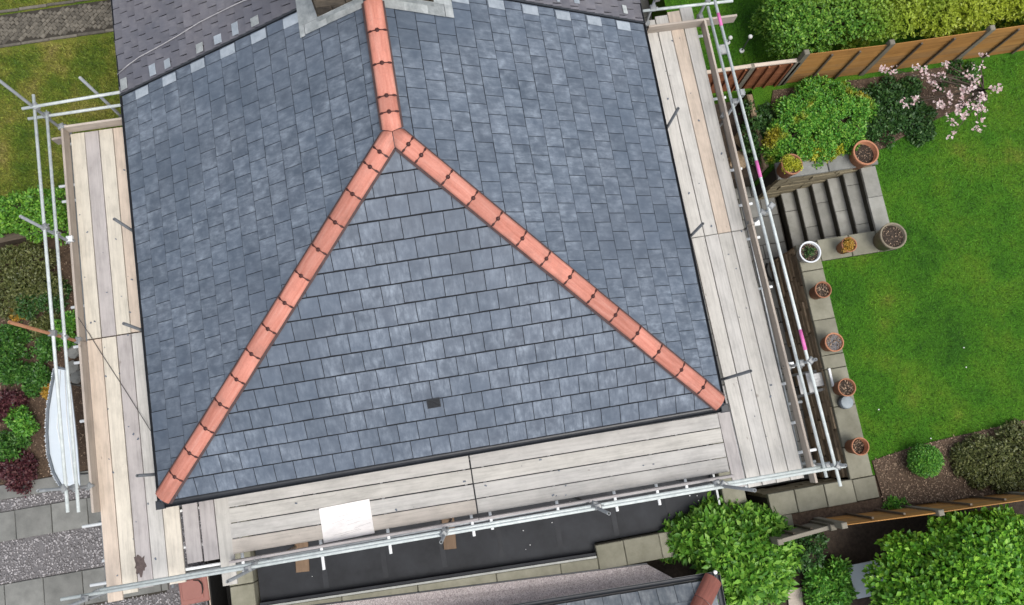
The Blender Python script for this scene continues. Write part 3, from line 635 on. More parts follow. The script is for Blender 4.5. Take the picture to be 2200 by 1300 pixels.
tile_run(AP, (-0.02, -0.03, E), [-0.16, 0.29, 0.53, 0.97, 1.43, 1.88, 2.33, 2.79, 3.25, 3.70, 4.15, 4.61, 5.06, 5.53, 5.99, 6.44], mitre=[(AP + nL * mg, nL), (AP - Vector((mg, 0, 0)), (-1, 0, 0))], back=.2)
tile_run(AP, (W / 2, 6.14, E + H), [-0.16, 0.28, 0.51, 0.98, 1.46, 1.93], lift=0.0, mitre=[(AP - nR * mg, -nR), (AP - nL * mg, -nL)], back=.2)
# bright soakers along the party line, front house side
for Mx, u0, sgn in ((ML, 0.05, 1), (MR, LEN - 0.05, -1)):
    k = 0; s = 0.03
    while s < SS - 1.3:
        if k % 2 == 1:
            a, b = (u0, u0 + 0.15) if sgn > 0 else (u0 - 0.15, u0)
            MB().cbox((a, s - 0.002, 0.024), (b, s + 0.285, 0.030), 0.004, None, 0.004).build('lead_soaker', M_soaker, house, Mx)
        s += GA; k += 1
# ------------------------------------------------------------------ the attached older house
L2 = 16.0
old = thing('attached_house', 'attached older house with weathered purple grey slate roof', 'house', (W / 2, 11, 0))
MB().box((0.42, LEN + .002, -0.2), (W - 0.42, L2, E - 0.12)).build('wall', M_render, old)
for nm, Mx0, x0, sg in (('left_roof_slope', ax((0, L2, E), (0, -1, 0), (1 / cS, 0, TP / cS)), 0, 1), ('right_roof_slope', ax((W, LEN, E), (0, 1, 0), (-1 / cS, 0, TP / cS)), 0, -1)):
    um = L2 - LEN
    d = MB().add(*slate_solid([(0, 0), (um, 0), (um, SS), (0, SS)], 0, 1e9, 0.01, 0)); d.v = [(x, y, z - 0.022) for x, y, z in d.v]
    part = d.build(nm, M_underlay, old, Mx0)
    cl = [(-1, 0, -0.02), (1, 0, um - 0.02)]
    L = course_slates(0, um, SS, cl, 0.07, 0.172, 0.272, 0.21, 0.016, 0.02, 0.014)
    vis = []
    for i, (k, pl, y0) in enumerate(L):
        c = Mx0 @ Vector((pl[0][0], pl[0][1], 0)); q = CR @ (np.array(c[:]) - CAM_POS); px, py = 1100 + F_PX * q[0] / q[2], 650 + F_PX * q[1] / q[2]
        vis.append(-30 < px < 2230 and py > -40)
    rest = MB()
    for (k, pl, y0), v_ in zip(L, vis):
        vs, fs = slate_solid(pl, y0, 0.21, 0.009 + random.uniform(0, .006), 0.030)
        if v_:
            cx_, cy_ = pl[0]; MB().add([(x - cx_, y - cy_, z) for x, y, z in vs], fs).build('slate', M_oldslate, part, Mx0 @ Matrix.Translation((cx_, cy_, 0)))
        else: rest.add(vs, fs)
    stuff(rest.build('slates', M_oldslate, part, Mx0))
    # pale mortared patches and soakers beside the party line
    u0 = um if sg > 0 else 0
    pos = [0.05, 0.72, 1.06, 1.75, 2.13, 2.50, 2.88] if sg > 0 else [0.35, 1.35, 1.75, 2.4, 2.9]
    for j, s in enumerate(pos):
        wd = random.uniform(.10, .20); ht = random.uniform(.12, .16) if sg > 0 else random.uniform(.04, .12); du = 0.05 if sg > 0 else random.uniform(.05, .2)
        a, b = (u0 - du - wd, u0 - du) if sg > 0 else (du, du + wd)
        MB().cbox((a, s, 0.044), (b, s + ht, 0.052), 0.004, None, 0.006).build('lead_soaker', M_soaker if j % 3 else M_lead, old, Mx0)
gutter((0.06, L2, E - 0.015), (0.06, LEN + .01, E - 0.015), (-1, 0, 0), old, 0.052)
gutter((W - 0.06, L2, E - 0.015), (W - 0.06, LEN + .01, E - 0.015), (1, 0, 0), old, 0.052)
for Mx in (ML, MR):
    u = 0.0 if Mx is ML else LEN
    MB().box((u - 0.014, 0.0, -0.01), (u + 0.014, SS - 0.9, 0.036)).build('bonding_gutter', M_gutter, house, Mx)
tile_run((W / 2, 7.2, E + H), (W / 2, L2, E + H), [0, .45, .9, 1.35, 1.8], parent=old)
# chimney stack
ch = thing('chimney_stack', 'dark stone chimney stack with lead flashing on the ridge', 'chimney', (W / 2, 6.7, E + 1.6))
X0, X1, Y0, Y1 = 3.56, 5.16, 6.24, 7.15
MB().box((X0 + .02, Y0 + .02, E + 1.5), (X1 - .02, Y1 - .02, E + 4.3)).build('core', M_mortar, ch)
for c in range(14):
    z0 = E + 1.62 + c * 0.185; x = X0 - (c % 2) * 0.2
    while x < X1:
        ln = random.uniform(.34, .46); a, b = max(x, X0), min(x + ln, X1)
        if b - a > .06: MB().cbox((a + .005, 0, 0), (b - .005, 0.172, 0.05), 0.008, Matrix.Translation((0, Y0 + 0.022, z0)) @ Matrix.Rotation(R_(90), 4, 'X'), .005).build('stone_block', M_brick, ch)
        x += ln
    for xs_, rz in ((X0 + .022, -90), (X1 - .022, 90)):
        y = Y0 + 0.03
        while y < Y1 - .1:
            b = min(y + .42, Y1); MB().cbox((-(b - y) / 2 + .005, 0, 0), ((b - y) / 2 - .005, 0.172, 0.05), .008, Matrix.Translation((xs_, (y + b) / 2, z0)) @ Matrix.Rotation(R_(rz), 4, 'Z') @ Matrix.Rotation(R_(90), 4, 'X'), .005).build('stone_block', M_brick, ch); y += .42
# lead: apron along both slopes plus upstand, corner dressings
def lead_piece(poly3, th=0.006, name='lead_flashing', lift=0.0):
    n = len(poly3); a, b, c = Vector(poly3[0]), Vector(poly3[1]), Vector(poly3[2]); nrm = (b - a).cross(c - a).normalized()
    if nrm.z < 0: nrm = -nrm
    vs = [Vector(p) + nrm * lift for p in poly3] + [Vector(p) + nrm * (lift + th) for p in poly3]
    MB().add(vs, [tuple(range(n - 1, -1, -1)), tuple(range(n, 2 * n))] + [(i, (i + 1) % n, n + (i + 1) % n, n + i) for i in range(n)]).build(name, M_lead, ch)
zl = lambda x: E + TP * min(x, W - x)
def seg(xa, xb, ya, yb, lift): lead_piece([(xa, ya, zl(xa)), (xb, ya, zl(xb)), (xb, yb, zl(xb)), (xa, yb, zl(xa))], 0.006, lift=lift)
for i, (a, b) in enumerate([(3.34, 3.68), (3.68, 4.02), (4.02, 4.24)]): seg(a, b, 6.10, 6.25, 0.036 + .004 * (i % 2))
for i, (a, b) in enumerate([(4.46, 4.74), (4.74, 5.06), (5.06, 5.30)]): seg(a, b, 6.06, 6.25, 0.036 + .004 * (i % 2))
seg(3.26, 3.555, 6.252, 7.2, 0.040); seg(5.165, 5.42, 6.252, 7.2, 0.040)
seg(3.26, 3.335, 6.08, 6.25, 0.042); seg(5.305, 5.42, 6.06, 6.25, 0.042)
for xa, xb in ((X0 - .02, 4.22), (4.48, X1 + .02)):   # upstand dressed up against the stone
    ya, yb = Y0 - .046, Y0 - .036; P = [(xa, zl(xa) + .03), (xb, zl(xb) + .03), (xb, zl(xb) + .15), (xa, zl(xa) + .15)]
    MB().add([(x, ya, z) for x, z in P] + [(x, yb, z) for x, z in P], [(0, 1, 2, 3), (7, 6, 5, 4), (0, 4, 5, 1), (1, 5, 6, 2), (2, 6, 7, 3), (3, 7, 4, 0)]).build('lead_upstand', M_lead, ch)
MB().box((X0 - .06, Y0 - .06, E + 4.3), (X1 + .06, Y1 + .06, E + 4.42)).build('cap', M_stone, ch)
for x in (X0 + .45, X1 - .45): MB().lathe((x, (Y0 + Y1) / 2, E + 4.42), [(0.14, 0), (0.11, 0.35), (0.13, 0.38), (0.13, 0.42), (0.10, 0.42), (0.09, 0.1)], 20).build('chimney_pot', M_pot, ch, smooth=True)
# cable lying over the old slates
pts = []
for px, py in ((252, 160), (275, 140), (300, 122), (345, 98), (380, 78), (430, 47), (480, 22), (522, 2), (560, -10), (640, -40)):
    d = CR.T @ np.array([(px - 1100) / F_PX, (py - 650) / F_PX, 1.0]); t = (E + 0.062 + TP * CAM_POS[0] - CAM_POS[2]) / (d[2] - TP * d[0]); q = CAM_POS + t * d; pts.append(Vector(q.tolist()))
tag(MB().path(pts, 0.009, 6).build('cable', M_cable, smooth=True), 'thin pale cable running across the old purple slates', 'cable')

# ================================================================== FLAT ROOF in front
fr = thing('flat_roof', 'black felt flat roof with stone coping in front of the house', 'flat roof', (4.7, -0.9, 0))
fa = [tuple(at(x, y, 1.0)[:2]) for x, y in ((548, 1200), (548, 1318), (1286, 1196), (1281, 1170), (1545, 1128))]
MB().prism([(0.60, 0.43), (0.60, -2.02), (6.60, -2.20), (6.62, -2.0), (9.02, -1.99), (9.02, 0.43)], 0.40, 0.80).build('felt_deck', M_felt, fr)
fsp = pebbles('grit', 12, rects((0.8, 8.9, -1.95, -1.15)), 0.803, .006, .014, fr, M_whitetip); stuff(fsp)
for k, x in enumerate((1.72, 2.78, 3.84, 4.88, 5.95, 7.0, 8.03)): MB().box((x, -1.96, 0.8005), (x + .09, 0.4, 0.8035 + .0004 * (k % 3))).build('felt_lap', M_felt2, fr)
def seg_wall(p, q, w, z0, z1, m, name, side=1):
    p = Vector((*p, 0)); q = Vector((*q, 0)); d = (q - p); n = Vector((-d.y, d.x, 0)).normalized() * w * side
    poly = [p, q, q + n, p + n]; return MB().prism([(v.x, v.y) for v in poly], z0, z1).build(name, m, fr)
seg_wall((0.62, -2.03), (6.585, -2.205), 0.05, 0.801, 0.96, M_felt, 'upstand', 1)
seg_wall((0.62, -2.035), (6.585, -2.210), 0.035, 0.805, 0.985, M_trim, 'edge_trim', -1)
seg_wall((8.985, -1.97), (8.985, 0.40), 0.035, 0.805, 0.99, M_galv, 'edge_trim', 1)
# coping along the front, left and right
def stones(p, q, w, cuts, z1, side, name='coping_stone', z0=0.0):
    p = Vector((*p, 0)); q = Vector((*q, 0)); d = (q - p); Ln = d.length; d.normalize(); n = Vector((-d.y, d.x, 0)) * side
    Mx = Matrix(((d.x, n.x, 0, p.x), (d.y, n.y, 0, p.y), (0, 0, 1, 0), (0, 0, 0, 1)))
    cs = [0] + cuts + [Ln]
    for a, b in zip(cs[:-1], cs[1:]):
        m_ = MB().cbox((a + .005, 0, z0), (b - .005, w, z1), 0.012, None, .003)
        if side < 0: m_.f = [f[::-1] for f in m_.f]
        m_.build(name, M_coping, fr, Mx)
stones((0.62, -2.073), (6.60, -2.248), 0.20, [0.55, 1.42, 2.75, 4.15, 5.3], 0.985, -1, z0=0.2)
MB().cbox((6.60, -2.46, 0.2), (7.10, -2.03, 1.0), 0.012, None, .003).build('coping_stone', M_coping, fr)
MB().cbox((7.11, -2.46, 0.2), (7.75, -2.02, 1.0), 0.012, None, .003).build('coping_stone', M_coping, fr)
MB().cbox((7.76, -2.46, 0.2), (8.60, -2.02, 1.0), 0.012, None, .003).build('coping_stone', M_coping, fr)
for a, b in ((-3.0, -2.08), (-2.07, -1.62), (-1.61, -0.6), (-.59, 0.3)): MB().cbox((0.15, a, 0.2), (0.565, b - .006, 0.995), 0.012, None, .003).build('coping_stone', M_coping, fr)
for a, b in ((-2.02, -1.88), (-1.87, -1.10), (-1.09, -0.1)): MB().cbox((9.06, a, 0.1), (9.47, b - .006, 1.0), 0.012, None, .003).build('coping_stone', M_coping, fr)
def sole(px, py, w, l, lab):
    c = at(px, py, 0.84); o = MB().cbox((-l / 2, -w / 2, -0.035), (l / 2, w / 2, 0.01), 0.006).build('sole_board', M_brownplank, None, Matrix.Translation((c.x, c.y, 0.845)) @ Matrix.Rotation(R_(86), 4, 'Z'))
    tag(o, lab, 'board', 'sole boards on the flat roof')
sole(648, 1182, 0.235, 0.75, 'brown sole board on the black flat roof, the one nearer the gravel')
sole(964, 1138, 0.225, 0.68, 'brown sole board on the black flat roof under the middle of the front rail')

# ================================================================== SCAFFOLD
sc = thing('scaffold', 'white and galvanised tube scaffold standing round three sides of the house', 'scaffold', (W / 2, 2.5, 0))
ZB = 2.90; TR = 0.0242
def tube(name, p0, p1, m=M_tube, r=TR): return MB().tube(p0, p1, r).build(name, m, sc, smooth=True)
def coupler(p, d='z'):
    p = Vector(p); a = random.uniform(0, 6.28); mb = MB()
    mb.cbox((-.052, -.044, -.042), (.052, .044, .042), 0.014, Matrix.Translation(p) @ Matrix.Rotation(a, 4, 'Z'))
    mb.tube(p + Vector((math.cos(a) * .03, math.sin(a) * .03, .0)), p + Vector((math.cos(a) * .085, math.sin(a) * .085, .012)), 0.010, n=8, hollow=False)
    mb.build('coupler', M_coupler, sc)
def lat(a, b, z, t): return (a[0] + (b[0] - a[0]) * t, a[1] + (b[1] - a[1]) * t, z)
# guard rails
tube('guard_rail', (-1.15, 6.50, 3.90), (-1.10, 0.08, 3.90)); tube('guard_rail', (-1.12, 6.32, 3.58), (-1.10, 0.06, 3.58))
tube('guard_rail', (9.80, 6.75, 3.90), (10.02, -1.45, 3.90)); tube('guard_rail', (9.80, 6.60, 3.56), (9.97, -1.32, 3.58))
tube('guard_rail', (-1.28, -1.09, 3.90), (10.16, -1.175, 3.90)); tube('guard_rail', (-0.95, -1.085, 3.52), (10.0, -1.16, 3.52))
tube('guard_rail', (-1.32, 6.28, 3.93), (0.17, 6.33, 3.93)); tube('guard_rail', (-1.42, 6.285, 3.56), (0.02, 6.30, 3.56))
tube('guard_rail', (8.65, 6.74, 3.86), (10.4, 6.80, 3.86)); tube('guard_rail', (8.70, 6.70, 3.53), (10.26, 6.66, 3.53))
for y0, y1 in ((6.28, 6.05), (3.70, 3.42), (0.94, 0.62)):
    xx = lambda y: 9.80 + (6.75 - y) / 8.2 * 0.22
    MB().tube((xx(y0), y0, 3.90), (xx(y1), y1, 3.90), TR + .003, hollow=False).build('pink_band', M_pink, sc, smooth=True)
# standards
def standard(x, y, z1, m, z0=0.0, lean=(0, 0)): tube('standard', (x + lean[0], y + lean[1], z0), (x, y, z1), m)
for y, z1, m in ((4.34, 4.50, M_galv), (2.70, 4.98, M_rusty), (0.425, 4.54, M_galv), (6.30, 4.95, M_galv)): standard(-1.165, y, z1, m); coupler((-1.13, y, 3.90)); coupler((-1.13, y, 3.56)); coupler((-1.13, y, 3.10))
standard(-0.20, 6.39, 4.43, M_galv)
for y in (4.31, 2.68, 0.43): standard(-0.10, y, 3.89, M_darktube)
for x, y, z1 in ((8.80, 4.73, 3.97), (8.80, 2.81, 3.96), (8.85, 0.42, 4.52)): standard(x, y, z1, M_darktube)
for x, y, z1 in ((9.99, 2.935, 3.93), (10.05, 0.45, 4.0), (9.94, 4.865, 3.9), (10.09, -1.15, 4.08)): standard(x, y, z1, M_galv, ZP); coupler((x - .04, y, 3.90)); coupler((x - .06, y, 3.56)); coupler((x - .06, y, 2.98))
for x, z1, zb in ((4.12, 4.74, .85), (6.40, 4.92, .85), (8.30, 5.28, .85), (1.32, 4.90, .85), (-0.95, 4.4, 0)): standard(x, -1.155, z1, M_galv, zb); coupler((x, -1.125, 3.90)); coupler((x, -1.12, 3.52))
for x, y, z1 in ((8.88, 6.76, 3.95), (9.84, 6.76, 3.95)): standard(x, y, z1, M_galv); coupler((x, y - .03, 3.85)); coupler((x, y - .03, 3.53)); coupler((x, y - .05, 3.02))
for p in ((10.02, 2.91, 2.98), (10.06, 0.47, 2.96), (-1.13, 4.36, 3.12)): MB().cbox((-.05, -.05, -.03), (.05, .05, .03), .012, Matrix.Translation(p)).build('board_clip', M_whitetip, sc)
# ledgers and transoms below the boards
for x in (-1.13, -0.16): tube('ledger', (x, -1.3, 2.77), (x, 6.35, 2.77), M_galv)
for x in (8.90, 9.93): tube('ledger', (x, -1.3, 2.77), (x, 6.9, 2.77), M_galv)
for y in (-1.12, -0.14): tube('ledger', (-1.2, y, 2.72), (10.2, y, 2.72), M_galv)
for i, (x, y0) in enumerate(((0.95, -1.26), (2.16, -1.43), (3.21, -1.37), (4.53, -1.33), (4.83, -1.28), (6.83, -1.34), (7.52, -1.36), (8.95, -1.37), (8.0, -1.2), (5.9, -1.2))): tube('transom', (x, y0, 2.825), (x, 0.05, 2.825), M_whitetip)
for y, x0 in ((5.38, -1.36), (5.11, -1.33), (3.31, -1.32), (2.66, -1.33), (2.40, -1.34), (1.46, -1.32), (-.16, -1.41), (-1.05, -1.36), (6.1, -1.2), (0.35, -1.2), (-0.72, -1.15)): tube('transom', (x0, y, 2.825), (0.9 if y < 0.05 else -0.02, y - .02, 2.825), M_whitetip)
for y, x1 in ((3.93, 10.04), (3.29, 10.08), (2.69, 10.08), (1.82, 10.10), (-.93, 10.21), (5.25, 10.04), (6.45, 10.0), (0.2, 10.02), (-0.45, 10.0)): tube('transom', (8.72, y - .02, 2.825), (x1, y, 2.825), M_whitetip)
# toe boards
def toe(p0, p1, h=0.222, th=0.038, m=None):
    p0 = Vector(p0); p1 = Vector(p1); d = p1 - p0; a = math.atan2(d.y, d.x)
    MB().cbox((0, -th / 2, 0), (d.length, th / 2, h), 0.004).build('toe_board', m or M_toe, sc, Matrix.Translation(p0) @ Matrix.Rotation(a, 4, 'Z'))
toe((-1.115, 2.70, ZB + .002), (-1.115, 6.26, ZB + .002)); toe((-1.105, 0.02, ZB + .002), (-1.108, 2.69, ZB + .002))
toe((-1.13, 6.285, ZB + .002), (-0.02, 6.285, ZB + .002)); 
toe((9.87, 6.60, ZB + .002), (9.90, 2.86, ZB + .002)); toe((9.90, 2.85, ZB + .002), (9.985, -1.42, ZB + .002))
toe((8.87, 6.615, ZB + .004), (10.45, 6.60, ZB + .004))
toe((0.82, -1.055, ZB + .002), (4.64, -1.07, ZB + .002), .2, m=M_board_grey); toe((4.65, -1.075, ZB + .002), (8.72, -1.095, ZB + .002), .2, m=M_board_grey)
toe((-1.42, 6.23, 2.62), (-0.4, 6.25, 2.62))
# boards: each one lies loose on the transoms
def board(p0, p1, lab, m, w=0.222, z=ZB, grp='scaffold boards'):
    p0 = Vector((*p0, z)); p1 = Vector((*p1, z + random.uniform(-.004, .004))); d = p1 - p0; a = math.atan2(d.y, d.x) + random.uniform(-.0006, .0006)
    o = MB().cbox((0, -w / 2, -0.038), (d.length, w / 2, 0), 0.005, None, .002).build('scaffold_board', m, None, Matrix.Translation(p0) @ Matrix.Rotation(a, 4, 'Z'))
    return tag(o, lab, 'board', grp)
ordn = ['outermost', 'second from outside', 'third from outside', 'innermost']
GL_ = 'boards of the left platform'
far = [M_board_pale, M_board_grey, M_board_pale, M_board_tan]; fc = ['cream', 'grey', 'cream', 'tan']
near = [M_board_tan, M_board_pale, M_board_grey, M_board_silver]; nc = ['tan', 'cream', 'grey', 'pale grey']
for i in range(4):
    x = -0.972 + i * 0.2335
    board((x, 2.735), (x, 6.24), f'{fc[i]} scaffold board, {ordn[i]} of the far run on the left platform', far[i], grp=GL_)
    board((x - .006, (-1.34, -1.26, -1.22, -1.18)[i]), (x - .004, 2.715), f'{nc[i]} scaffold board, {ordn[i]} of the near run on the left platform', near[i], grp=GL_)
st_b = next(o for o in bpy.data.objects if o.get('label', '').startswith('grey scaffold board, third from outside of the near run'))
sc_ = at(301, 1213, ZB); ring_ = []
for k in range(26):
    a = 2 * math.pi * k / 26; q = 1 + random.uniform(-.28, .3); ring_.append((sc_.x + .085 * q * math.cos(a), sc_.y + .15 * q * math.sin(a)))
MB().prism(ring_, ZB + .0008, ZB + .0016).build('stain', M_stain, st_b)
fl = [((352, 388), -1.24, 'board at the front left corner next to the gutter corner, passing under the rail', M_board_pale), ((394, 428), -0.98, 'short grey board, second from the gutter corner at the front left', M_board_grey),
      ((431, 464), -0.99, 'short grey board, third from the gutter corner at the front left', M_board_grey), ((465, 497), -1.40, 'grey board butting the left ends of the front platform boards', M_board_silver)]
for (xa, xb), y0, lab, m in fl:
    a = at(xa, 1130, ZB).x; b = at(xb, 1130, ZB).x; board(((a + b) / 2, y0), ((a + b) / 2, 0.22), ('pale ' if m is M_board_pale else '') + lab, m, b - a - 0.006, grp='boards at the front left corner')
fo = ['nearest the gutter', 'second from the gutter', 'third from the gutter', 'outermost']
GF_ = 'boards of the front platform'
for i in range(4):
    y = -0.165 - i * 0.2365
    board((0.835 if i else 0.84, y + .03), (4.632, y - .012), f'scaffold board of the front platform, left half, {fo[i]}', (M_board_silver, M_board_silver, M_board_silver, M_board)[i], grp=GF_)
    board((4.652, y - .012), (8.715, y - .045), f'scaffold board of the front platform, right half, {fo[i]}', M_board_silver, grp=GF_)
board((8.835, -1.30), (8.815, 0.32), 'scaffold board laid crosswise at the right end of the front platform', M_board, 0.2, grp='boards at the front right corner')
GR_ = 'boards of the right platform'; ro = ['nearest the gutter', 'second from the gutter', 'third from the gutter', 'outermost']
for i in range(4):
    x = 8.99 + i * 0.2335
    board((x + .02, 2.85), (x - .03, (6.84, 6.90, 6.95, 7.00)[i]), f'scaffold board of the right platform, far run, {ro[i]}', (M_board_silver, M_board_silver, M_board_tan, M_board_silver)[i], grp=GR_)
    board((x + .085, -1.33), (x + .02, 2.835), f'scaffold board of the right platform, near run, {ro[i]}', M_board_silver, grp=GR_)
MB().cbox((1.6, -0.09, 2.60), (4.62, -0.02, 2.64), .004).build('inside_batten', M_brownplank, sc)
tag(MB().path([at(168, 682, ZB + .235), at(190, 715, ZB + .03), at(215, 755, ZB + .02), at(270, 840, ZB + .02), at(327, 931, ZB + .1)], 0.006, 6).build('cable', M_darkcable, smooth=True), 'dark thin cable lying diagonally across the left platform', 'cable')
pc = at(745, 1119, ZB); po = MB().cbox((-0.395, -0.265, 0.002), (0.395, 0.265, 0.016), 0.003).build('plywood_sheet', M_ply, None, Matrix.Translation((pc.x, pc.y, ZB)) @ Matrix.Rotation(R_(1.2), 4, 'Z'))
tag(po, 'pale plywood offcut lying on the front platform boards', 'plywood')
# scribbled scratches on the plywood, dark stain on a board
for k in range(9):
    y0 = random.uniform(-.2, .16); x0 = random.uniform(-.25, .1); a = random.uniform(0.05, .3)
    ln = random.uniform(.2, .38); MB().box((x0, y0, 0.0162), (x0 + ln * math.cos(a), y0 + 0.003, 0.0168)).build('scratch', M_board_grey, po, Matrix.Translation((pc.x, pc.y, ZB)) @ Matrix.Rotation(R_(1.2) + a * .6, 4, 'Z'))

# ================================================================== NEIGHBOUR at the bottom
ZN = 1.62
ea = at(1177, 1300, ZN); eb = at(1534, 1242, ZN)
nb = thing('neighbour_outbuilding', 'low neighbouring outbuilding with pink mineral felt lean-to, grey slates and dark gutter', 'outbuilding', (5, -5, 0))
d_ = Vector((eb.x - ea.x, eb.y - ea.y, 0)); LnN = 9.0; d_.normalize(); n_ = Vector((d_.y, -d_.x, 0)); org = eb - d_ * LnN
MN = Matrix(((d_.x, -n_.x, 0, org.x), (d_.y, -n_.y, 0, org.y), (0, 0, 1, 0), (0, 0, 0, 1)))   # x along the eave, -y away from us
MB().box((0, -5.0, 0), (LnN - 0.58, -0.022, ZN - .08)).build('wall', M_pebbledash, nb, MN)
PN = R_(32)
MS = MN @ Matrix.Translation((LnN, 0, ZN)) @ Matrix.Rotation(math.pi, 4, 'Z') @ Matrix.Rotation(PN, 4, 'X')   # u runs back along the eave from the corner
sN = 3.0
tri = [(0, 0), (LnN, 0), (LnN, sN), (sN * math.cos(PN), sN)]
dk = MB().add(*slate_solid(tri, 0, 1e9, .01, 0)); dk.v = [(x, y, z - .022) for x, y, z in dk.v]; deck = dk.build('roof_slope', M_underlay, nb, MS)
far_s = MB()
for k, pl, y0 in course_slates(0, LnN, sN, [(-1, math.cos(PN), 0), (1, 0, LnN)], 0.1, 0.30, 0.31, 0.40, 0.008):
    vs, fs = slate_solid(pl, y0, 0.40, 0.012, 0.02)
    if k < 3 and pl[0][0] < 4.2: MB().add(vs, fs).build('slate', M_neislate, deck, MS)
    else: far_s.add(vs, fs)
stuff(far_s.build('slates', M_neislate, deck, MS))
# back slope behind the ridge
RY, RZ = -sN * math.cos(PN), ZN + sN * math.sin(PN)
MB().add([MN @ Vector(v) for v in ((0, RY, RZ), (LnN + RY, RY, RZ), (LnN, 2 * RY, ZN), (0, 2 * RY, ZN))], [(0, 1, 2, 3)]).build('back_slope', M_neislate, nb)
MB().path([MN @ Vector((0, RY, RZ + .03)), MN @ Vector((LnN + RY, RY, RZ + .03))], .11, 10).build('ridge_roll', M_oldterra, nb, smooth=True)
a_ = MS @ Vector((0.02, 0.02, 0.03)); b_ = MS @ Vector((1.9 * math.cos(PN), 1.9, 0.03))
hipd = (b_ - a_).normalized(); sd_ = hipd.cross(Vector((0, 0, 1))).normalized(); up_ = sd_.cross(hipd)
MH = Matrix(((sd_.x, hipd.x, up_.x, a_.x), (sd_.y, hipd.y, up_.y, a_.y), (sd_.z, hipd.z, up_.z, a_.z), (0, 0, 0, 1)))
for i in range(7):
    vs = []; 
    for y in (i * .46 + .003, i * .46 + .455): vs += [(0.17 * math.sin(t), y, 0.12 * math.cos(t) - .03) for t in [R_(-78 + 156 * k / 8) for k in range(9)]]
    MB().add(vs, [(k, k + 1, 10 + k, 9 + k) for k in range(8)]).build('hip_tile', M_oldterra, nb, MH, smooth=True)
MB().box((0, -0.02, ZN - .08), (LnN - .02, 0.0, ZN)).build('fascia', M_gutter, nb, MN)
g0 = MN @ Vector((0, 0.012, ZN - .015)); g1 = MN @ Vector((LnN + 0.03, 0.012, ZN - .015)); gutter(g0, g1, -n_, nb, 0.045)
g0 = MN @ Vector((LnN + .012, 0.08, ZN - .015)); g1 = MN @ Vector((LnN + .012, -4, ZN - .015)); gutter(g0, g1, d_, nb, 0.055)
MB().lathe(MN @ Vector((LnN + .04, 0.09, ZN - .04)), [(0.035, 0), (0.035, 0.05), (0.02, 0.06)], 12).build('gutter_stop', M_whitetip, nb)
# right side slope of the neighbour's hip
MB().add([MN @ Vector(v) for v in ((LnN, 0, ZN - .015), (LnN, 2 * RY, ZN - .015), (LnN + RY, RY, RZ - .015))], [(2, 1, 0)]).build('roof_side', M_neislate, nb)
lo_a, lo_b = at(560, 1317, 1.0), at(1391, 1213, 1.0); hi_y = eb.y - 0.05; hi_b = at(1462, 1251, 1.30); hi_a = Vector((lo_a.x, hi_b.y, 1.30))
MB().add([lo_a, lo_b, hi_b, hi_a, lo_a - Vector((0, 0, .06)), lo_b - Vector((0, 0, .06)), hi_b - Vector((0, 0, .06)), hi_a - Vector((0, 0, .06))], [(3, 2, 1, 0), (4, 5, 6, 7), (0, 1, 5, 4), (1, 2, 6, 5), (2, 3, 7, 6), (3, 0, 4, 7)][::1]).build('lean_to_roof', M_pebbledash, nb)
MB().path([lo_a + Vector((0, .015, -.02)), lo_b + Vector((0, .015, -.02))], .016, 6).build('drip_edge', M_gutter, nb)
MB().box((lo_a.x, hi_b.y - .3, 0), (lo_b.x - .05, lo_b.y - .06, .93)).build('lean_to_wall', M_render, nb)
# ================================================================== THINGS AT THE LEFT FRONT
bc = at(415, 1262, 0.95)
sb = thing('storage_bin', 'brick red plastic bin with curved handle beside the gravel', 'bin', (bc.x, bc.y, 0))
MBn = Matrix.Translation((bc.x, bc.y, 0)) @ Matrix.Rotation(R_(2), 4, 'Z')
MB().cbox((-.235, -.26, 0), (.235, .26, 0.90), .02).build('body', M_bin, sb, MBn)
MB().cbox((-.25, -.275, 0.90), (.25, .275, 0.945), .018).build('lid', M_bin, sb, MBn)
MB().cbox((-.20, -.20, 0.945), (.16, .14, 0.965), .012).build('lid_panel', M_bin, sb, MBn)
MB().path([MBn @ Vector(v) for v in ((.02, .12, .97), (.12, .10, .985), (.165, .03, .99), (.17, -.07, .985), (.14, -.14, .97))], [.006, .012, .014, .012, .006], 8).build('handle', M_black_and_shade, sb, smooth=True)
bk = thing('recess_box', 'black open topped box standing in for the dark bunker between the red bin and the stone coping', 'recess', (at(470, 1262, .5).x, -1.9, 0))  # made-up box, coloured black to give the recess its darkness
bx0, bx1 = at(444, 1262, .9).x, 0.13
MB().box((bx0, -2.9, 0), (bx0 + .025, -1.0, 0.92)).build('side_panel', M_black_and_shade, bk); MB().box((bx0 + .05, -2.9, 0), (bx0 + .07, -1.0, 0.90)).build('side_panel', M_black_and_shade, bk)
MB().box((bx0 + .073, -2.9, 0.0), (bx1, -1.0, 0.05)).build('floor', M_black_and_shade, bk)
MB().box((bx0 + .073, -1.02, 0.05), (bx1, -1.0, 0.92)).build('end_panel', M_black_and_shade, bk)
MB().box((bx0 + .03, -2.10, 0.895), (bx0 + .048, -1.35, 0.925)).build('batten', M_board_tan, bk)
MB().box((bx0 + .073, -2.32, 0.05), (bx1 - .002, -2.28, 0.70)).build('end_panel', M_black_and_shade, bk)
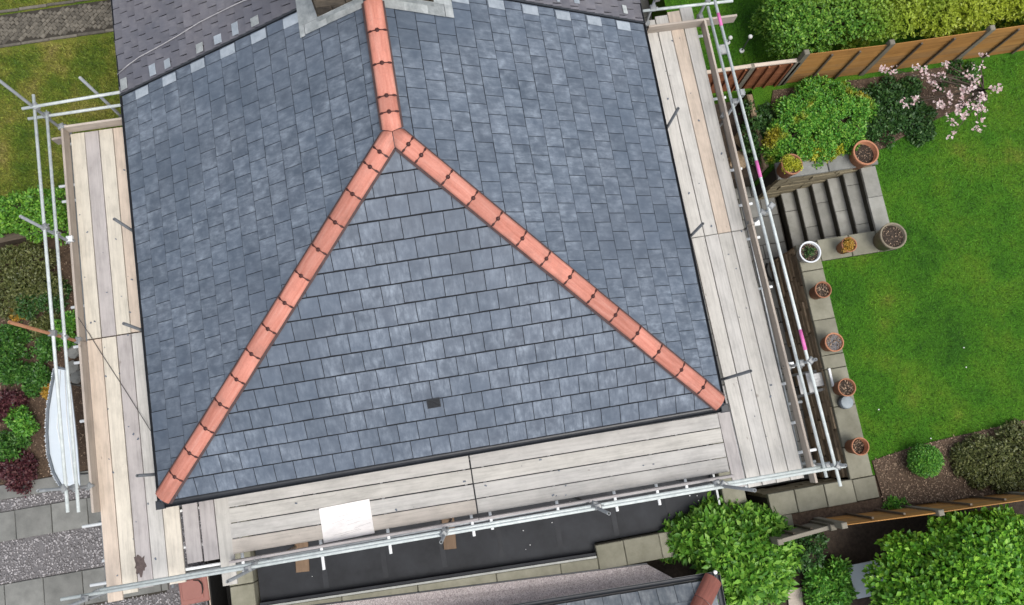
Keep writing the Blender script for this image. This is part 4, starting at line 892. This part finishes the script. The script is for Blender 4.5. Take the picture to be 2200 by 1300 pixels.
# garden canopy beside the left scaffold
cp = thing('garden_canopy', 'pale blue canopy with curved silver fringed edge behind the left rails', 'canopy', (-2.2, 1.5, 0))
zc = 1.5
outer = [at(x, y, zc) for x, y in ((121, 792), (113, 830), (105, 880), (103, 930), (106, 975), (117, 1015), (133, 1044))]
inner = [at(x, y, zc) for x, y in ((172, 1043), (166, 960), (160, 900), (152, 830), (146, 797))]
MB().prism([(v.x, v.y) for v in outer + inner], zc - 0.03, zc).build('canopy_sheet', M_paleblue, cp)
MB().path([v + Vector((-.01, 0, .012)) for v in outer], 0.024, 8).build('piping', M_rubber, cp, smooth=True)
MB().path([inner[-1] + Vector((0, .02, 0)), outer[0] + Vector((0, .03, 0))], 0.022, 8).build('piping', M_rubber, cp, smooth=True)
for f0, f1 in ((.35, .35), (.72, .7)):
    MB().path([outer[0].lerp(inner[-1], f0) + Vector((0, -.02, .004)), outer[3].lerp(inner[2], f0) + Vector((0, 0, .004)), outer[-1].lerp(inner[0], f1) + Vector((0, .03, .004))], .008, 6).build('seam', M_whitetip, cp, smooth=True)
mb = MB()
for i in range(len(outer) - 1):
    for k in range(16):
        p = outer[i].lerp(outer[i + 1], k / 16) + Vector((-.035, 0, -.01))
        mb.path([p, p + Vector((-.03 + random.uniform(-.01, .01), random.uniform(-.012, .012), -.02)), p + Vector((-.05 + random.uniform(-.012, .012), random.uniform(-.02, .02), -.09))], [.011, .012, .005], 5)
stuff(mb.build('fringe', M_fringe, cp))
for x, y in ((-2.25, 0.75), (-2.2, 2.35)): MB().tube((x, y, 0), (x, y, zc - .03), 0.02, hollow=False).build('post', M_galv, cp)
# sleeper edging on the left
s0 = at(0, 512, 0.3); s1 = at(142, 482, 0.3)
tag(MB().cbox((-5.5, -.07, 0), (0.8, .07, 0.28), .02, None, .01).build('timber_edging', M_sleeper, None, Matrix.Translation((s1.x, s1.y, 0)) @ Matrix.Rotation(math.atan2(s1.y - s0.y, s1.x - s0.x), 4, 'Z')), 'dark timber sleeper edging below the clipped hedge', 'edging')

# ================================================================== POTS AND SMALL THINGS ON THE RIGHT
def pot(px, py, zb, r, h, m, lab, soil=M_soil, plant=None, n=0, depth=0.05, name='plant_pot'):
    h *= 1.3; c = at(px, py, zb + h); t = thing(name, lab, 'pot', (c.x, c.y, zb), 'garden pots'); b = (c.x, c.y, zb); rb = r * 0.76
    MB().lathe(b, [(rb, 0), (r * .95, h * .80), (r * 1.0, h * .81), (r * 1.02, h * .99), (r * .99, h), (r * .90, h), (r * .88, h * .97), (r * .86, h - depth - .03)], 36).build('pot', m, t, smooth=True)
    MB().lathe((c.x, c.y, zb + h - depth - .02), [(r * .86, 0), (r * .6, .012), (r * .3, .006), (.01, .012)], 24).build('compost', soil, t)
    pb = pebbles('compost_chips', 90, lambda k: np.array([c.x, c.y]) + (lambda a, q: np.stack([np.cos(a) * q, np.sin(a) * q], 1))(rng.uniform(0, 6.28, k), r * .8 * np.sqrt(rng.random(k))), zb + h - depth, .006, .016, t, M_chip); stuff(pb)
    return t, c
CZ = ZL + 0.03
POTS = []
POTS.append(pot(1702, 352, 1.20, 0.20, 0.32, M_pot, 'terracotta pot with bright yellow green plant on the wall above the steps'))
POTS.append(pot(1861, 327, 1.02, 0.245, 0.36, M_pot, 'large terracotta pot, nearly empty, at the top of the steps by the shrub', depth=.12))
POTS.append(pot(1920, 506, CZ, 0.25, 0.34, M_potstone, 'large brown stone pot of soil at the lawn corner of the step wall'))
POTS.append(pot(1741, 541, CZ, 0.205, 0.22, M_potwhite, 'white glazed pot of soil at the corner of the step wall'))
POTS.append(pot(1825, 525, CZ, 0.145, 0.26, M_pot, 'small terracotta pot with orange plant between the white and the stone pot'))
POTS.append(pot(1769, 622, CZ, 0.155, 0.30, M_pot, 'terracotta pot of dark soil on the lawn edge coping, nearest the white pot'))
POTS.append(pot(1793, 735, CZ, 0.175, 0.26, M_pot, 'terracotta pot full of gravel on the lawn edge coping, above the stepladder', soil=M_gravelbed, depth=.02))
POTS.append(pot(1820, 832, CZ, 0.165, 0.26, M_pot, 'terracotta pot on the coping right behind the grey lidded drum'))
POTS.append(pot(1849, 959, CZ, 0.16, 0.30, M_pot, 'darkest terracotta pot on the lawn edge coping, nearest the flower bed', depth=.14))
c = at(1820, 864, CZ + .16); t = thing('lidded_drum', 'small grey lidded drum on the lawn edge coping', 'drum', (c.x, c.y, CZ))
MB().lathe((c.x, c.y, CZ), [(.12, 0), (.12, .15)], 28).build('body', M_rubber, t, smooth=True)
MB().lathe((c.x, c.y, CZ + .15), [(.115, 0), (.118, .012), (.105, .02), (.01, .022)], 28).build('lid', M_greymetal, t, smooth=True)
# stepladder leaning on the retaining wall
sl = thing('stepladder', 'aluminium stepladder with grid platform on the patio beside the retaining wall', 'stepladder', (10.9, 0.15, 0))
steps_ = [((1722, 826), 0.30), ((1741, 822), 0.55)]
for s_ in (-1, 1):
    a = at(1706, 830, -0.17) + Vector((0, .22 * s_, 0)); b = at(1781, 812, 1.0) + Vector((0, .17 * s_, 0)); MB().bar(a, b, 0.03, 0.05).build('side_rail', M_alu, sl)
    MB().bar(at(1786, 812, 1.05) + Vector((0.02, .17 * s_, -.02)), at(1786, 812, 1.05) + Vector((.10, .21 * s_, -1.25)), 0.025, .025).build('rear_leg', M_alu, sl)
for (q, z) in steps_: cc = at(*q, z); MB().cbox((cc.x - .05, cc.y - .19, z - .02), (cc.x + .05, cc.y + .19, z), .006).build('tread', M_whitetip, sl)
cc = at(1762, 815, 0.86); fr_ = MB()
for q in ((-.13, -.13, -.12, .13), (.12, -.13, .13, .13), (-.13, -.13, .13, -.12), (-.13, .12, .13, .13)): fr_.box((cc.x + q[0], cc.y + q[1], .83), (cc.x + q[2], cc.y + q[3], .862))
fr_.build('platform_frame', M_darktube, sl); gr = MB()
for k in range(12): gr.box((cc.x - .118, cc.y - .112 + k * .0195, .845), (cc.x + .118, cc.y - .102 + k * .0195, .857))
for k in range(12): gr.box((cc.x - .112 + k * .0195, cc.y - .118, .838), (cc.x - .102 + k * .0195, cc.y + .118, .848))
gr.build('platform_grid', M_alu, sl); hh = at(1785, 811, 1.05); MB().bar(hh + Vector((0, -.17, 0)), hh + Vector((0, .17, 0)), .04, .05).build('top_handle', M_whitetip, sl)
# hose end on the patio
tag(MB().path([at(x, y, ZP + 0.03) for x, y in ((1648, 566), (1646, 578), (1650, 592), (1658, 604), (1664, 600))], .022, 8).build('hose', M_black_and_shade, smooth=True), 'short black hose on the patio slabs by the rails', 'hose')

# garden lamps and drain in the far lawn
def lamp(top, base, h, lab):
    b = at(*base, ZL); t = thing('garden_lamp', lab, 'lamp', b, 'globe lamps on the far lawn'); tp = b + Vector((random.uniform(-.02, .02), .0, h))
    MB().tube(b, tp, .014, hollow=False).build('pole', M_darktube, t); MB().lathe(tp, [(.015, 0), (.035, .02), (.045, .045), (.035, .07), (.012, .088)], 16).build('globe', M_white, t, smooth=True)
    MB().lathe(b, [(.05, 0), (.05, .03), (.02, .05)], 14).build('foot', M_whitetip, t)
lamp((1613, 85), (1593, 110), 0.55, 'white globe lamp on a thin pole in the far lawn, the taller one')
lamp((1568, 80), (1563, 92), 0.16, 'white globe lamp on a stub pole next to the right guard rails')
dc = at(1553, 107, ZL); t = thing('drain_cover', 'small grey drain cover with round grate in the far lawn', 'drain cover', dc)
MB().cbox((dc.x - .11, dc.y - .11, ZL), (dc.x + .11, dc.y + .11, ZL + .03), .01).build('frame', M_galv, t)
MB().lathe((dc.x, dc.y, ZL + .03), [(.09, 0), (.09, .008), (.075, .008), (.075, .003), (.05, .003), (.05, .008), (.035, .008), (.01, .008)], 20).build('grate', M_alu, t)
# side path and dark gate at the top right
sp = structure(MB().prism([(8.75, 6.5), (9.95, 6.5), (9.95, 30), (8.75, 30)], -0.2, 0.0).build('side_path', M_mortar))
slabs(sp, 9.35, 9.94, 6.6, 10.6, 0.6, 0.03, M_stone, 0.0, 'slab') if False else [MB().cbox((9.30, y, -.02), (9.93, y + .59, 0.03), .008, None, .003).build('slab', M_stone, sp) for y in (6.6, 7.2, 7.8, 8.4)]
gt = thing('timber_gate', 'dark vertical boarded gate beside the far corner of the roof', 'gate', (8.95, 7.3, 0))
for k in range(7): MB().box((8.78 + k * .075, 6.9 + .0 * k, 0.02), (8.848 + k * .075, 6.93, 1.5)).build('board', M_sleeper, gt)
for z in (.3, 1.2): MB().box((8.78, 6.935, z), (9.3, 6.965, z + .08)).build('ledge', M_sleeper, gt)

# ================================================================== FENCES
def fence(name, lab, pts, zb, h, m, nsl, mpost, posth, cap=True, face=-1, battens=None, rail=0.0):
    t = thing(name, lab, 'fence', ((pts[0][0] + pts[-1][0]) / 2, (pts[0][1] + pts[-1][1]) / 2, zb))
    for i in range(len(pts) - 1):
        a = Vector((*pts[i], zb)); b = Vector((*pts[i + 1], zb)); d = b - a; L = d.length; ang = math.atan2(d.y, d.x); Mx = Matrix.Translation(a) @ Matrix.Rotation(ang, 4, 'Z')
        pn = bpy.data.objects.new('panel', None); pn.empty_display_size = .1; link(pn, t, Mx)
        sh = h / nsl
        for k in range(nsl):   # feather-edge boards overlapping, tilted
            Ms = Mx @ Matrix.Translation((0.05, face * (0.014), 0.03 + k * sh)) @ Matrix.Rotation(R_(-7) * -face, 4, 'X')
            MB().cbox((0, -.008, -.012), (L - .1, .006, sh + .012), .003, None, .004).build('slat', m, pn, Ms)
        for x in ((.33, .66) if battens is None else battens): MB().box((L * x - .018, min(face * .03, face * .062), 0.02), (L * x + .018, max(face * .03, face * .062), h)).build('batten', M_sleeper if battens is None else M_redwood, pn, Mx)
        if cap: MB().cbox((0.03, -.035, h + .03), (L - .03, .035, h + .065), .006).build('capping', M_board_tan if m is M_redwood else M_greywood, pn, Mx)
    for p in pts: MB().cbox((p[0] - .05, p[1] - .05, zb - .1), (p[0] + .05, p[1] + .05, zb + posth), .012).build('post', mpost, t)
    return t
fence('garden_fence', 'red brown panel fence with pale capping beside the rockery', [(9.98, 6.12), (11.00, 6.12), (11.88, 6.10)], ZL - .3, 1.25, M_redwood, 9, M_greywood, 1.3, battens=(.12, .38, .62, .88))
fence('garden_fence', 'orange brown lap fence with grey posts below the yellow green hedge', [(11.93, 6.10), (13.57, 6.06), (15.54, 6.06), (17.4, 6.06), (19.2, 6.06)], ZL, 1.16, M_orangewood, 9, M_greywood, 1.32, cap=False)
fence('garden_fence', 'orange brown fence with grey posts behind the bushy flower bed', [(10.66, -2.28), (12.35, -2.36), (14.2, -2.42), (16.1, -2.48)], ZL - .1, 1.15, M_orangewood, 9, M_greywood, 1.28, cap=False, face=1)
fence('garden_fence', 'short weathered fence panel between the low wall and the round leafy bush', [(9.62, -2.40), (10.58, -2.32)], ZL - .3, 1.05, M_greywood, 7, M_greywood, 1.2, cap=True, face=1)

# ================================================================== PLANTS
def leaves(name, C, N, ll, per, parent, m, width=0.55, tilt=(0.35, 1.15), jit=0.35):
    """rosettes of folded leaves: C centres, N outward directions"""
    n = len(C); k = n * per
    C = np.repeat(C, per, 0) + rng.normal(0, ll * jit, (k, 3)); N = np.repeat(N, per, 0)
    a = np.tile(np.arange(per) * 2 * np.pi / per, n) + rng.uniform(0, 6.28, n).repeat(per) + rng.uniform(-.4, .4, k)
    t = rng.uniform(tilt[0], tilt[1], k)
    ref = np.where(np.abs(N[:, 2:3]) < .9, np.array([[0, 0, 1.]]), np.array([[1., 0, 0]])); U = np.cross(N, ref); U /= np.linalg.norm(U, axis=1, keepdims=True); V = np.cross(N, U)
    S = U * np.cos(a)[:, None] + V * np.sin(a)[:, None]; D = N * np.cos(t)[:, None] + S * np.sin(t)[:, None]
    Wd = np.cross(D, N * np.sin(t)[:, None] - S * np.cos(t)[:, None]); Wd /= np.linalg.norm(Wd, axis=1, keepdims=True) + 1e-9; Up = np.cross(Wd, D)
    l = (ll * rng.choice([.55, .75, .95, 1.15, 1.4], k) * rng.uniform(.9, 1.1, k))[:, None]; w = l * width * 0.5
    base = C; tip = C + D * l - Up * l * 0.10; lf = C + D * l * .52 + Wd * w + Up * l * .06; rt = C + D * l * .52 - Wd * w + Up * l * .06; 
    ml = C + D * l * .52 - Up * l * .03
    Vv = np.stack([base, lf, tip, rt, ml], 1).reshape(-1, 3); o = (np.arange(k) * 5)[:, None, None]
    Fi = (np.array([[0, 4, 1], [1, 4, 2], [2, 4, 3], [3, 4, 0]])[None] + o).reshape(-1, 3)
    return npmesh(name, Vv, Fi, m, parent)
def lump_pts(lumps, n, up=0.35, low=-0.25, inside=0.82):
    L = np.array(lumps, float); c = L[:, :3]; r = L[:, 3]; p = r ** 2 / (r ** 2).sum(); out = []; nn = []
    while sum(map(len, out)) < n:
        k = rng.choice(len(L), n, p=p); d = rng.normal(size=(n, 3)); d /= np.linalg.norm(d, axis=1, keepdims=True); ok = d[:, 2] > low
        P = c[k] + d * (r[k] * rng.uniform(.72, 1.06, n))[:, None]
        dist = np.linalg.norm(P[:, None] - c[None], axis=2) / r[None]; dist[np.arange(n), k] = 9; ok &= dist.min(1) > inside
        dd = d + np.array([0, 0, up]); dd /= np.linalg.norm(dd, axis=1, keepdims=True); out.append(P[ok]); nn.append(dd[ok])
    return np.concatenate(out)[:n], np.concatenate(nn)[:n]
def shrub(name, lab, cat, base, lumps, n, ll, per, m, grp=None, width=.55, trunk=0.03, **kw):
    t = thing(name, lab, cat, base, grp); C, N = lump_pts(lumps, n, **{k: v for k, v in kw.items() if k in ('up', 'low', 'inside')})
    leaves('foliage', C, N, ll, per, t, m, width, **{k: v for k, v in kw.items() if k in ('tilt', 'jit')})
    b = Vector(base); mb = MB()
    for i, L in enumerate(lumps[:14]):
        e = Vector(L[:3]); mid = b.lerp(e, .5) + Vector((random.uniform(-.05, .05), random.uniform(-.05, .05), .05)); mb.path([b + Vector((random.uniform(-.04, .04), random.uniform(-.04, .04), -.02)), mid, e + Vector((0, 0, L[3] * .6))], [trunk, trunk * .6, trunk * .2], 6)
    mb.build('stems', M_bark, t, smooth=True); return t
def box_lumps(x0, x1, y0, y1, z0, z1, r, n):
    return [(random.uniform(x0 + r * .6, x1 - r * .6), random.uniform(y0 + r * .6, y1 - r * .6), random.uniform(z0, z1 - r * .85), r * random.uniform(.7, 1.2)) for _ in range(n)]
def dome_lumps(c, rx, ry, h, r, n):
    cr = min(max(r, min(rx, ry) * .55), h * .8); out = [(c[0], c[1], c[2] + h * .9 - cr, cr)]
    for _ in range(n):
        a = random.uniform(0, 6.28); q = math.sqrt(random.random()) * random.uniform(.82, 1.0); rr = r * random.choice((.5, .7, .9, 1.15))
        out.append((c[0] + math.cos(a) * rx * q, c[1] + math.sin(a) * ry * q, c[2] + max(.03, h * max(.05, 1 - q * q) ** .5 * random.uniform(.82, 1.1) - rr * .6), rr))
    return out
# big clipped hedge top right
lm = [(11.8 + i * .26 + random.uniform(-.06, .06), 6.62 + j * .3 + random.uniform(-.08, .08), 2.02 + random.uniform(-.10, .10), .32 * random.uniform(.85, 1.15)) for i in range(30) for j in range(6)] + box_lumps(11.55, 19.5, 6.30, 8.4, 1.1, 2.1, 0.30, 60) + [(11.75 + i * .1, 6.9 + random.uniform(-.3, .4), 1.3 + random.uniform(0, .5), .3) for i in range(5)]
shrub('hedge', 'large clipped hedge turning yellow green above the orange fence', 'hedge', (14, 7.3, 1.0), lm, 20000, 0.058, 6, M_lf_hedge2, low=.0, jit=.22)
# mixed shrub by the steps
c = at(1755, 262, 1.2); shrub('mixed_shrub', 'broad green shrub with yellow patches above the steps', 'shrub', (c.x, c.y, 1.02), dome_lumps((c.x, c.y, 1.0), 1.12, .95, .5, .20, 70), 5200, .048, 6, M_lf_mix)
c = at(1768, 318, 1.25); shrub('yellow_shrub', 'small bright yellow shrub at the foot of the broad green shrub', 'shrub', (c.x, c.y, 1.02), dome_lumps((c.x, c.y, 1.0), .42, .20, .36, .13, 14), 620, .055, 6, M_lf_yel)
c = at(1640, 270, 1.0); shrub('low_shrub', 'low dark shrub on the rockery beside the right guard rails', 'shrub', (c.x, c.y, .6), dome_lumps((c.x, c.y, .6), .35, .7, .5, .2, 18), 1100, .055, 6, M_lf_dark)
c = at(1925, 245, 1.1); shrub('ground_cover', 'low dark green ground cover between the mixed shrub and the blossom tree', 'ground cover', (c.x, c.y, 1.02), dome_lumps((c.x, c.y, .98), .75, .85, .22, .16, 40), 2600, .06, 5, M_lf_dark)
c = at(2090, 150, 1.1); shrub('ground_cover', 'sparse dark plants on the bare soil behind the blossom tree', 'ground cover', (c.x - .3, c.y, 1.02), dome_lumps((c.x - .3, c.y, .98), .6, .35, .12, .10, 14), 300, .05, 5, M_lf_dark)
# bottom right: big bushes
c = at(2070, 1225, 2.1); shrub('round_bush', 'large bright green bush behind the bottom right fence', 'bush', (c.x + .5, c.y - .4, .45), dome_lumps((c.x + .42, c.y - .36, .9), 1.62, 1.05, 1.45, .32, 110), 6500, .088, 6, M_lf_pitto, width=.62)
c = at(1578, 1203, 1.25); LB = [q for q in dome_lumps((c.x, c.y, .42), 1.22, .86, 1.0, .27, 95) if not (q[0] < 8.62 and q[1] - q[3] < -2.60 and q[2] + q[3] > .9)]
shrub('laurel_bush', 'big leafy laurel bush overhanging the black flat roof', 'bush', (c.x, c.y, .45), LB, 3300, .125, 6, M_lf_laurel, width=.46)
c = at(1738, 1175, 1.1); shrub('dark_shrub', 'dark shrub below the short weathered fence panel', 'shrub', (c.x, c.y, .45), dome_lumps((c.x, c.y, .45), .36, .30, .6, .17, 14), 560, .07, 5, M_lf_dark)
for i, (px, py, r, lab) in enumerate(((1760, 1250, .24, 'young plant left of the pale panel, nearest the laurel bush'), (1805, 1235, .20, 'young plant touching the pale panel at its upper left corner'), (1808, 1268, .20, 'young plant in front of the pale panel, lower one'), (1770, 1292, .26, 'young plant at the bottom edge near the old planks'))):
    c = at(px, py, .8); shrub('young_plant', lab, 'plant', (c.x, c.y, .45), dome_lumps((c.x, c.y, .45), r, r, .38, .11, 9), 190, .085, 7, M_lf_mid, 'young plants by the pale panel', width=.42)
# bed on the right
c = at(1989, 990, 1.3); t = shrub('box_ball', 'clipped round box ball in the right flower bed', 'shrub', (c.x, c.y, 1.02), [(c.x, c.y, 1.27, .265), (c.x + .05, c.y + .04, 1.33, .20), (c.x - .07, c.y - .03, 1.30, .21)], 2400, .034, 5, M_lf_mid, low=-.6, jit=.25)
c = at(2130, 985, 1.15); shrub('bedding_shrub', 'spreading olive green shrub at the right edge of the flower bed', 'shrub', (c.x + .2, c.y, 1.02), dome_lumps((c.x + .25, c.y, 1.0), 1.0, .52, .38, .18, 40), 3000, .048, 5, M_lf_olive)
c = at(2080, 1010, 1.15); shrub('bedding_shrub', 'small low olive shrub between the box ball and the spreading shrub', 'shrub', (c.x, c.y, 1.02), dome_lumps((c.x + .1, c.y, 1.0), .3, .38, .26, .13, 18), 800, .045, 5, M_lf_olive)
c = at(1925, 1087, 1.05); shrub('seedling', 'small green seedling by the fence at the lower flower bed', 'plant', (c.x, c.y, 1.0), dome_lumps((c.x, c.y, .98), .22, .12, .1, .07, 8), 120, .05, 5, M_lf_mid)
# left garden
c0 = at(0, 445, .8); c1 = at(140, 440, .8); lm = box_lumps(-6.5, -1.35, c1.y - .48, c1.y + .42, .2, .95, .2, 90)
shrub('hedge', 'clipped bright green hedge on the left beside the mossy lawn', 'hedge', (-3.2, c1.y, 0), lm, 4200, .060, 6, M_lf_laurel, low=-.1)
c = at(40, 590, .4); shrub('loose_shrub', 'loose olive green shrub below the left hedge', 'shrub', (c.x, c.y, 0), dome_lumps((c.x, c.y, 0), .75, .62, .55, .22, 34), 2300, .05, 5, M_lf_olive)
c = at(75, 640, .3); shrub('loose_shrub', 'dark shrub beside the left guard rails', 'shrub', (c.x, c.y, 0), dome_lumps((c.x, c.y, 0), .42, .3, .4, .16, 18), 900, .05, 5, M_lf_dark)
for px, py, r, hh_, m, lab in ((20, 745, .42, .34, M_lf_bed, 'green clump at the left edge under the rusty pole'), (105, 745, .22, .3, M_lf_bed, 'green clump against the left rails below the rusty pole'),
        (22, 795, .26, .26, M_lf_bed, 'low green clump at the left edge above the maroon shrub'), (72, 815, .30, .32, M_lf_bed, 'green clump just left of the top of the pale canopy'),
        (48, 902, .27, .36, M_lf_mid, 'rounded bright green clump alone among bare soil'), (8, 965, .30, .4, M_lf_bed, 'green clump cut by the left edge of the picture'),
        (14, 875, .30, .3, M_lf_red, 'maroon shrub at the left edge beside the rounded green clump'), (40, 1015, .34, .26, M_lf_red, 'maroon low shrub spilling onto the stone edging'),
        (95, 700, .30, .14, M_lf_olive, 'pale grey green mat of plants under the rusty pole'), (105, 840, .16, .12, M_lf_orange, 'small ochre tuft beside the canopy'), (38, 672, .14, .12, M_lf_orange, 'yellow tuft at the end of the rusty pole')):
    c = at(px, py, hh_ * .6); shrub('garden_clump', lab, 'plant', (c.x, c.y, 0), dome_lumps((c.x, c.y, -.02), r, r * .9, hh_, r * .42, 12), int(260 + 2300 * r * r), .055, 6, m)
lm = [(-1.62 + random.uniform(-.25, .25), random.uniform(.6, 2.3), random.uniform(.1, .45), random.uniform(.12, .2)) for _ in range(30)]
shrub('low_hedge', 'narrow dark hedge between the canopy and the left platform', 'hedge', (-1.6, 1.5, 0), lm, 1500, .05, 5, M_lf_dark)
c = at(140, 705, .2); shrub('low_shrub', 'small green shrub between the left rails and the platform edge', 'shrub', (c.x, c.y, 0), dome_lumps((c.x, c.y, 0), .2, .35, .3, .12, 10), 420, .05, 5, M_lf_mid)
# rocks by the left platform
rk = 0
for px, py, lab in ((160, 755, 'upper pale rock beside the left platform'), (157, 790, 'pale rock beside the left platform, second down'), (165, 810, 'grey rock beside the left platform just above the dark hedge')):
    c = at(px, py, .1); bm = bmesh.new(); bmesh.ops.create_icosphere(bm, subdivisions=2, radius=.13)
    for v in bm.verts: v.co *= 1 + random.uniform(-.16, .16); v.co.z *= .6
    me = bpy.data.meshes.new('rock'); bm.to_mesh(me); bm.free(); me.materials.append(M_stone); tag(inst('rock', me, None, Matrix.Translation(c)), lab, 'rock', 'rocks by the left platform')
for (px, py, s_) in ((1600, 300, .22), (1588, 345, .2), (1622, 322, .16)):
    c = at(px, py, .55); bm = bmesh.new(); bmesh.ops.create_icosphere(bm, subdivisions=2, radius=s_)
    for v in bm.verts: v.co *= 1 + random.uniform(-.18, .18); v.co.z *= .6
    me = bpy.data.meshes.new('rock'); bm.to_mesh(me); bm.free(); me.materials.append(M_stonewall); tag(inst('rock', me, None, Matrix.Translation(c)), {300: 'brown rock on the rockery next to the lower guard rail', 345: 'brown rock on the rockery nearest the steps', 322: 'smallest brown rock on the rockery'}[py], 'rock', 'rocks on the rockery')
# pots' plants
def potplant(i, m, r, n, nm):
    t, c = POTS[i]; C, N = lump_pts(dome_lumps((c.x, c.y, c.z - .08), r, r, .14, r * .45, 10), n); leaves(nm, C, N, .035, 6, t, m)
potplant(0, M_lf_yel, .15, 420, 'plant'); potplant(4, M_lf_orange, .10, 160, 'plant'); potplant(3, M_lf_dark, .08, 40, 'plant')
# blossom tree
tb = at(2066, 232, ZL); bt = thing('blossom_tree', 'small tree with bare branches and pink white blossom on the lawn', 'tree', tb)
spots = [(1897, 152), (1920, 151), (1968, 146), (1985, 152), (1993, 163), (2000, 176), (2010, 190), (2032, 137), (2022, 160), (2110, 120), (2101, 142), (2080, 163), (2095, 172), (2072, 195), (2090, 190), (2110, 205), (2130, 193), (2145, 193), (2073, 212), (2060, 232), (2063, 222), (2030, 232), (2018, 222), (2085, 228), (2100, 235), (2068, 250), (2047, 264), (2045, 290), (2110, 262), (2098, 280), (2108, 215), (1968, 210), (1944, 223), (2040, 205), (2055, 240), (2112, 232)]
mb = MB(); fork = tb + Vector((.03, .06, .7)); mb.path([tb - Vector((0, 0, .05)), tb + Vector((.01, .03, .4)), fork], [.035, .03, .024], 8); mb.build('trunk', M_bark, bt, smooth=True)
mb = MB(); FC = []; FN = []
for px, py in spots:
    z = ZL + 1.0 + random.uniform(-.15, .35); e = at(px, py, z); mid = fork.lerp(e, .5) + Vector((random.uniform(-.09, .09), random.uniform(-.06, .06), .06))
    mb.path([fork, mid, e], [.016, .011, .005], 6)
    for k in range(random.randint(7, 16)):
        FC.append((e + Vector((random.gauss(0, .042), random.gauss(0, .042), random.gauss(0, .03))))[:]); v = Vector((random.gauss(0, .5), random.gauss(0, .5), 1)).normalized(); FN.append(v[:])
mb.build('branches', M_bark, bt, smooth=True)
leaves('blossom', np.array(FC), np.array(FN), .030, 5, bt, M_petal, .9, tilt=(.9, 1.35), jit=.05)
# pale panel and old planks at the bottom right
cp_ = P2([(1820, 1216), (1890, 1202), (1915, 1272), (1842, 1287)], .62)
pn = MB().prism(cp_, .585, .62).build('pale_panel', M_paleblue); tag(pn, 'pale grey blue sheet lying on dark soil beside the large bush', 'panel')
for (q, lab) in (([(1692, 1268), (1722, 1262), (1728, 1330), (1698, 1335)], 'pale worn plank at the bottom edge beside the laurel bush'), ([(1730, 1258), (1742, 1256), (1752, 1330), (1740, 1332)], 'narrow dark plank at the bottom edge by the young plants')):
    tag(MB().prism(P2(q, .5), .46, .5).build('plank', M_toe if 'pale' in lab else M_sleeper), lab, 'plank')
# loose bark chips, grass
def inpoly(P, poly):
    x, y = P[:, 0], P[:, 1]; ins = np.zeros(len(P), bool); n = len(poly)
    for i in range(n):
        (x1, y1), (x2, y2) = poly[i], poly[(i + 1) % n]; c = ((y1 > y) != (y2 > y)) & (x < (x2 - x1) * (y - y1) / (y2 - y1 + 1e-12) + x1); ins ^= c
    return ins
def chips(name, n, poly, z, parent_label, m=None):
    poly = np.array(poly); lo, hi = poly.min(0), poly.max(0); P = lo + rng.random((n * 3, 2)) * (hi - lo); P = P[inpoly(P, poly)][:n]
    C = np.c_[P, np.full(len(P), z) + rng.uniform(0, .012, len(P))]; N = rng.normal(0, .25, (len(P), 3)) + np.array([0, 0, 1.]); N /= np.linalg.norm(N, axis=1, keepdims=True)
    o = stuff(leaves(name, C, N, .034, 1, None, m or M_chip, .45, tilt=(1.3, 1.6), jit=.1)); o['label'] = parent_label; o['category'] = 'bark chips'
chips('bark_chips', 5200, bed_r, ZL + .032, 'brown bark chips on the right flower bed')
chips('bark_chips', 2600, bed_u, ZL + .032, 'brown bark chips on the bed below the fence')
chips('bark_chips', 6000, [(-5, .86), (-1.25, .86), (-1.25, 5.3), (-5, 5.3)], 0.0, 'brown bark chips on the left garden bed')
def grass(name, n, sampler, z, m, lab, ln=.05, excl=()):
    P = sampler(n)
    for q in excl: P = P[~inpoly(P, np.array(q))]
    n = len(P); a = rng.uniform(0, 6.28, n); l = ln * rng.uniform(.5, 1.3, n); w = l * .16; dx, dy = np.cos(a), np.sin(a); lean = rng.uniform(.3, 1.0, n) * l
    b = np.c_[P, np.full(n, z - .003)]; v0 = b + np.c_[-dy * w, dx * w, np.zeros(n)]; v1 = b - np.c_[-dy * w, dx * w, np.zeros(n)]; v2 = b + np.c_[dx * lean, dy * lean, l * .6]
    o = stuff(npmesh(name, np.stack([v0, v1, v2], 1).reshape(-1, 3), np.arange(n * 3).reshape(-1, 3), m)); o['label'] = lab; o['category'] = 'grass'
grass('grass', 150000, rects((11.90, 21, -1.6, 2.38), (13.42, 21, 2.38, 5.95), (9.97, 12.6, 6.25, 9.4)), ZL, M_blade, 'short green grass of the right hand lawn', .05, (bed_r, bed_u))
grass('grass', 60000, rects((-5.2, -.45, 6.36, 9.62), (-5.2, -.45, 10.55, 11.6)), 0, M_bladeL, 'mossy yellow green grass of the left lawn', .055)
# white daisies on the lawn
mb = MB()
for px, py in ((2071, 747), (2076, 789), (1888, 880), (2000, 942)):
    c = at(px, py, ZL + .03); mb.lathe(c, [(.004, -.03), (.013, 0), (.006, .006)], 8)
o = mb.build('daisies', M_white); stuff(o); o['label'] = 'a few tiny white daisies dotted in the lawn'; o['category'] = 'daisies'

mb = MB()
for k in range(70):
    rg = random.choice(((-1.05, -.2, -1.0, 6.0), (0.9, 8.6, -1.0, -.1), (9.0, 9.8, -1.2, 6.5)))
    x, y = random.uniform(rg[0], rg[1]), random.uniform(rg[2], rg[3]); a = random.uniform(.006, .022)
    mb.cbox((-a, -a * .6, 0), (a, a * .6, .006), .002, Matrix.Translation((x, y, ZB + .004)) @ Matrix.Rotation(random.uniform(0, 6.28), 4, 'Z'), .003)
o = stuff(mb.build('slate_chips', M_slate)); o['label'] = 'tiny slate chips and grit scattered over the scaffold boards'; o['category'] = 'debris'
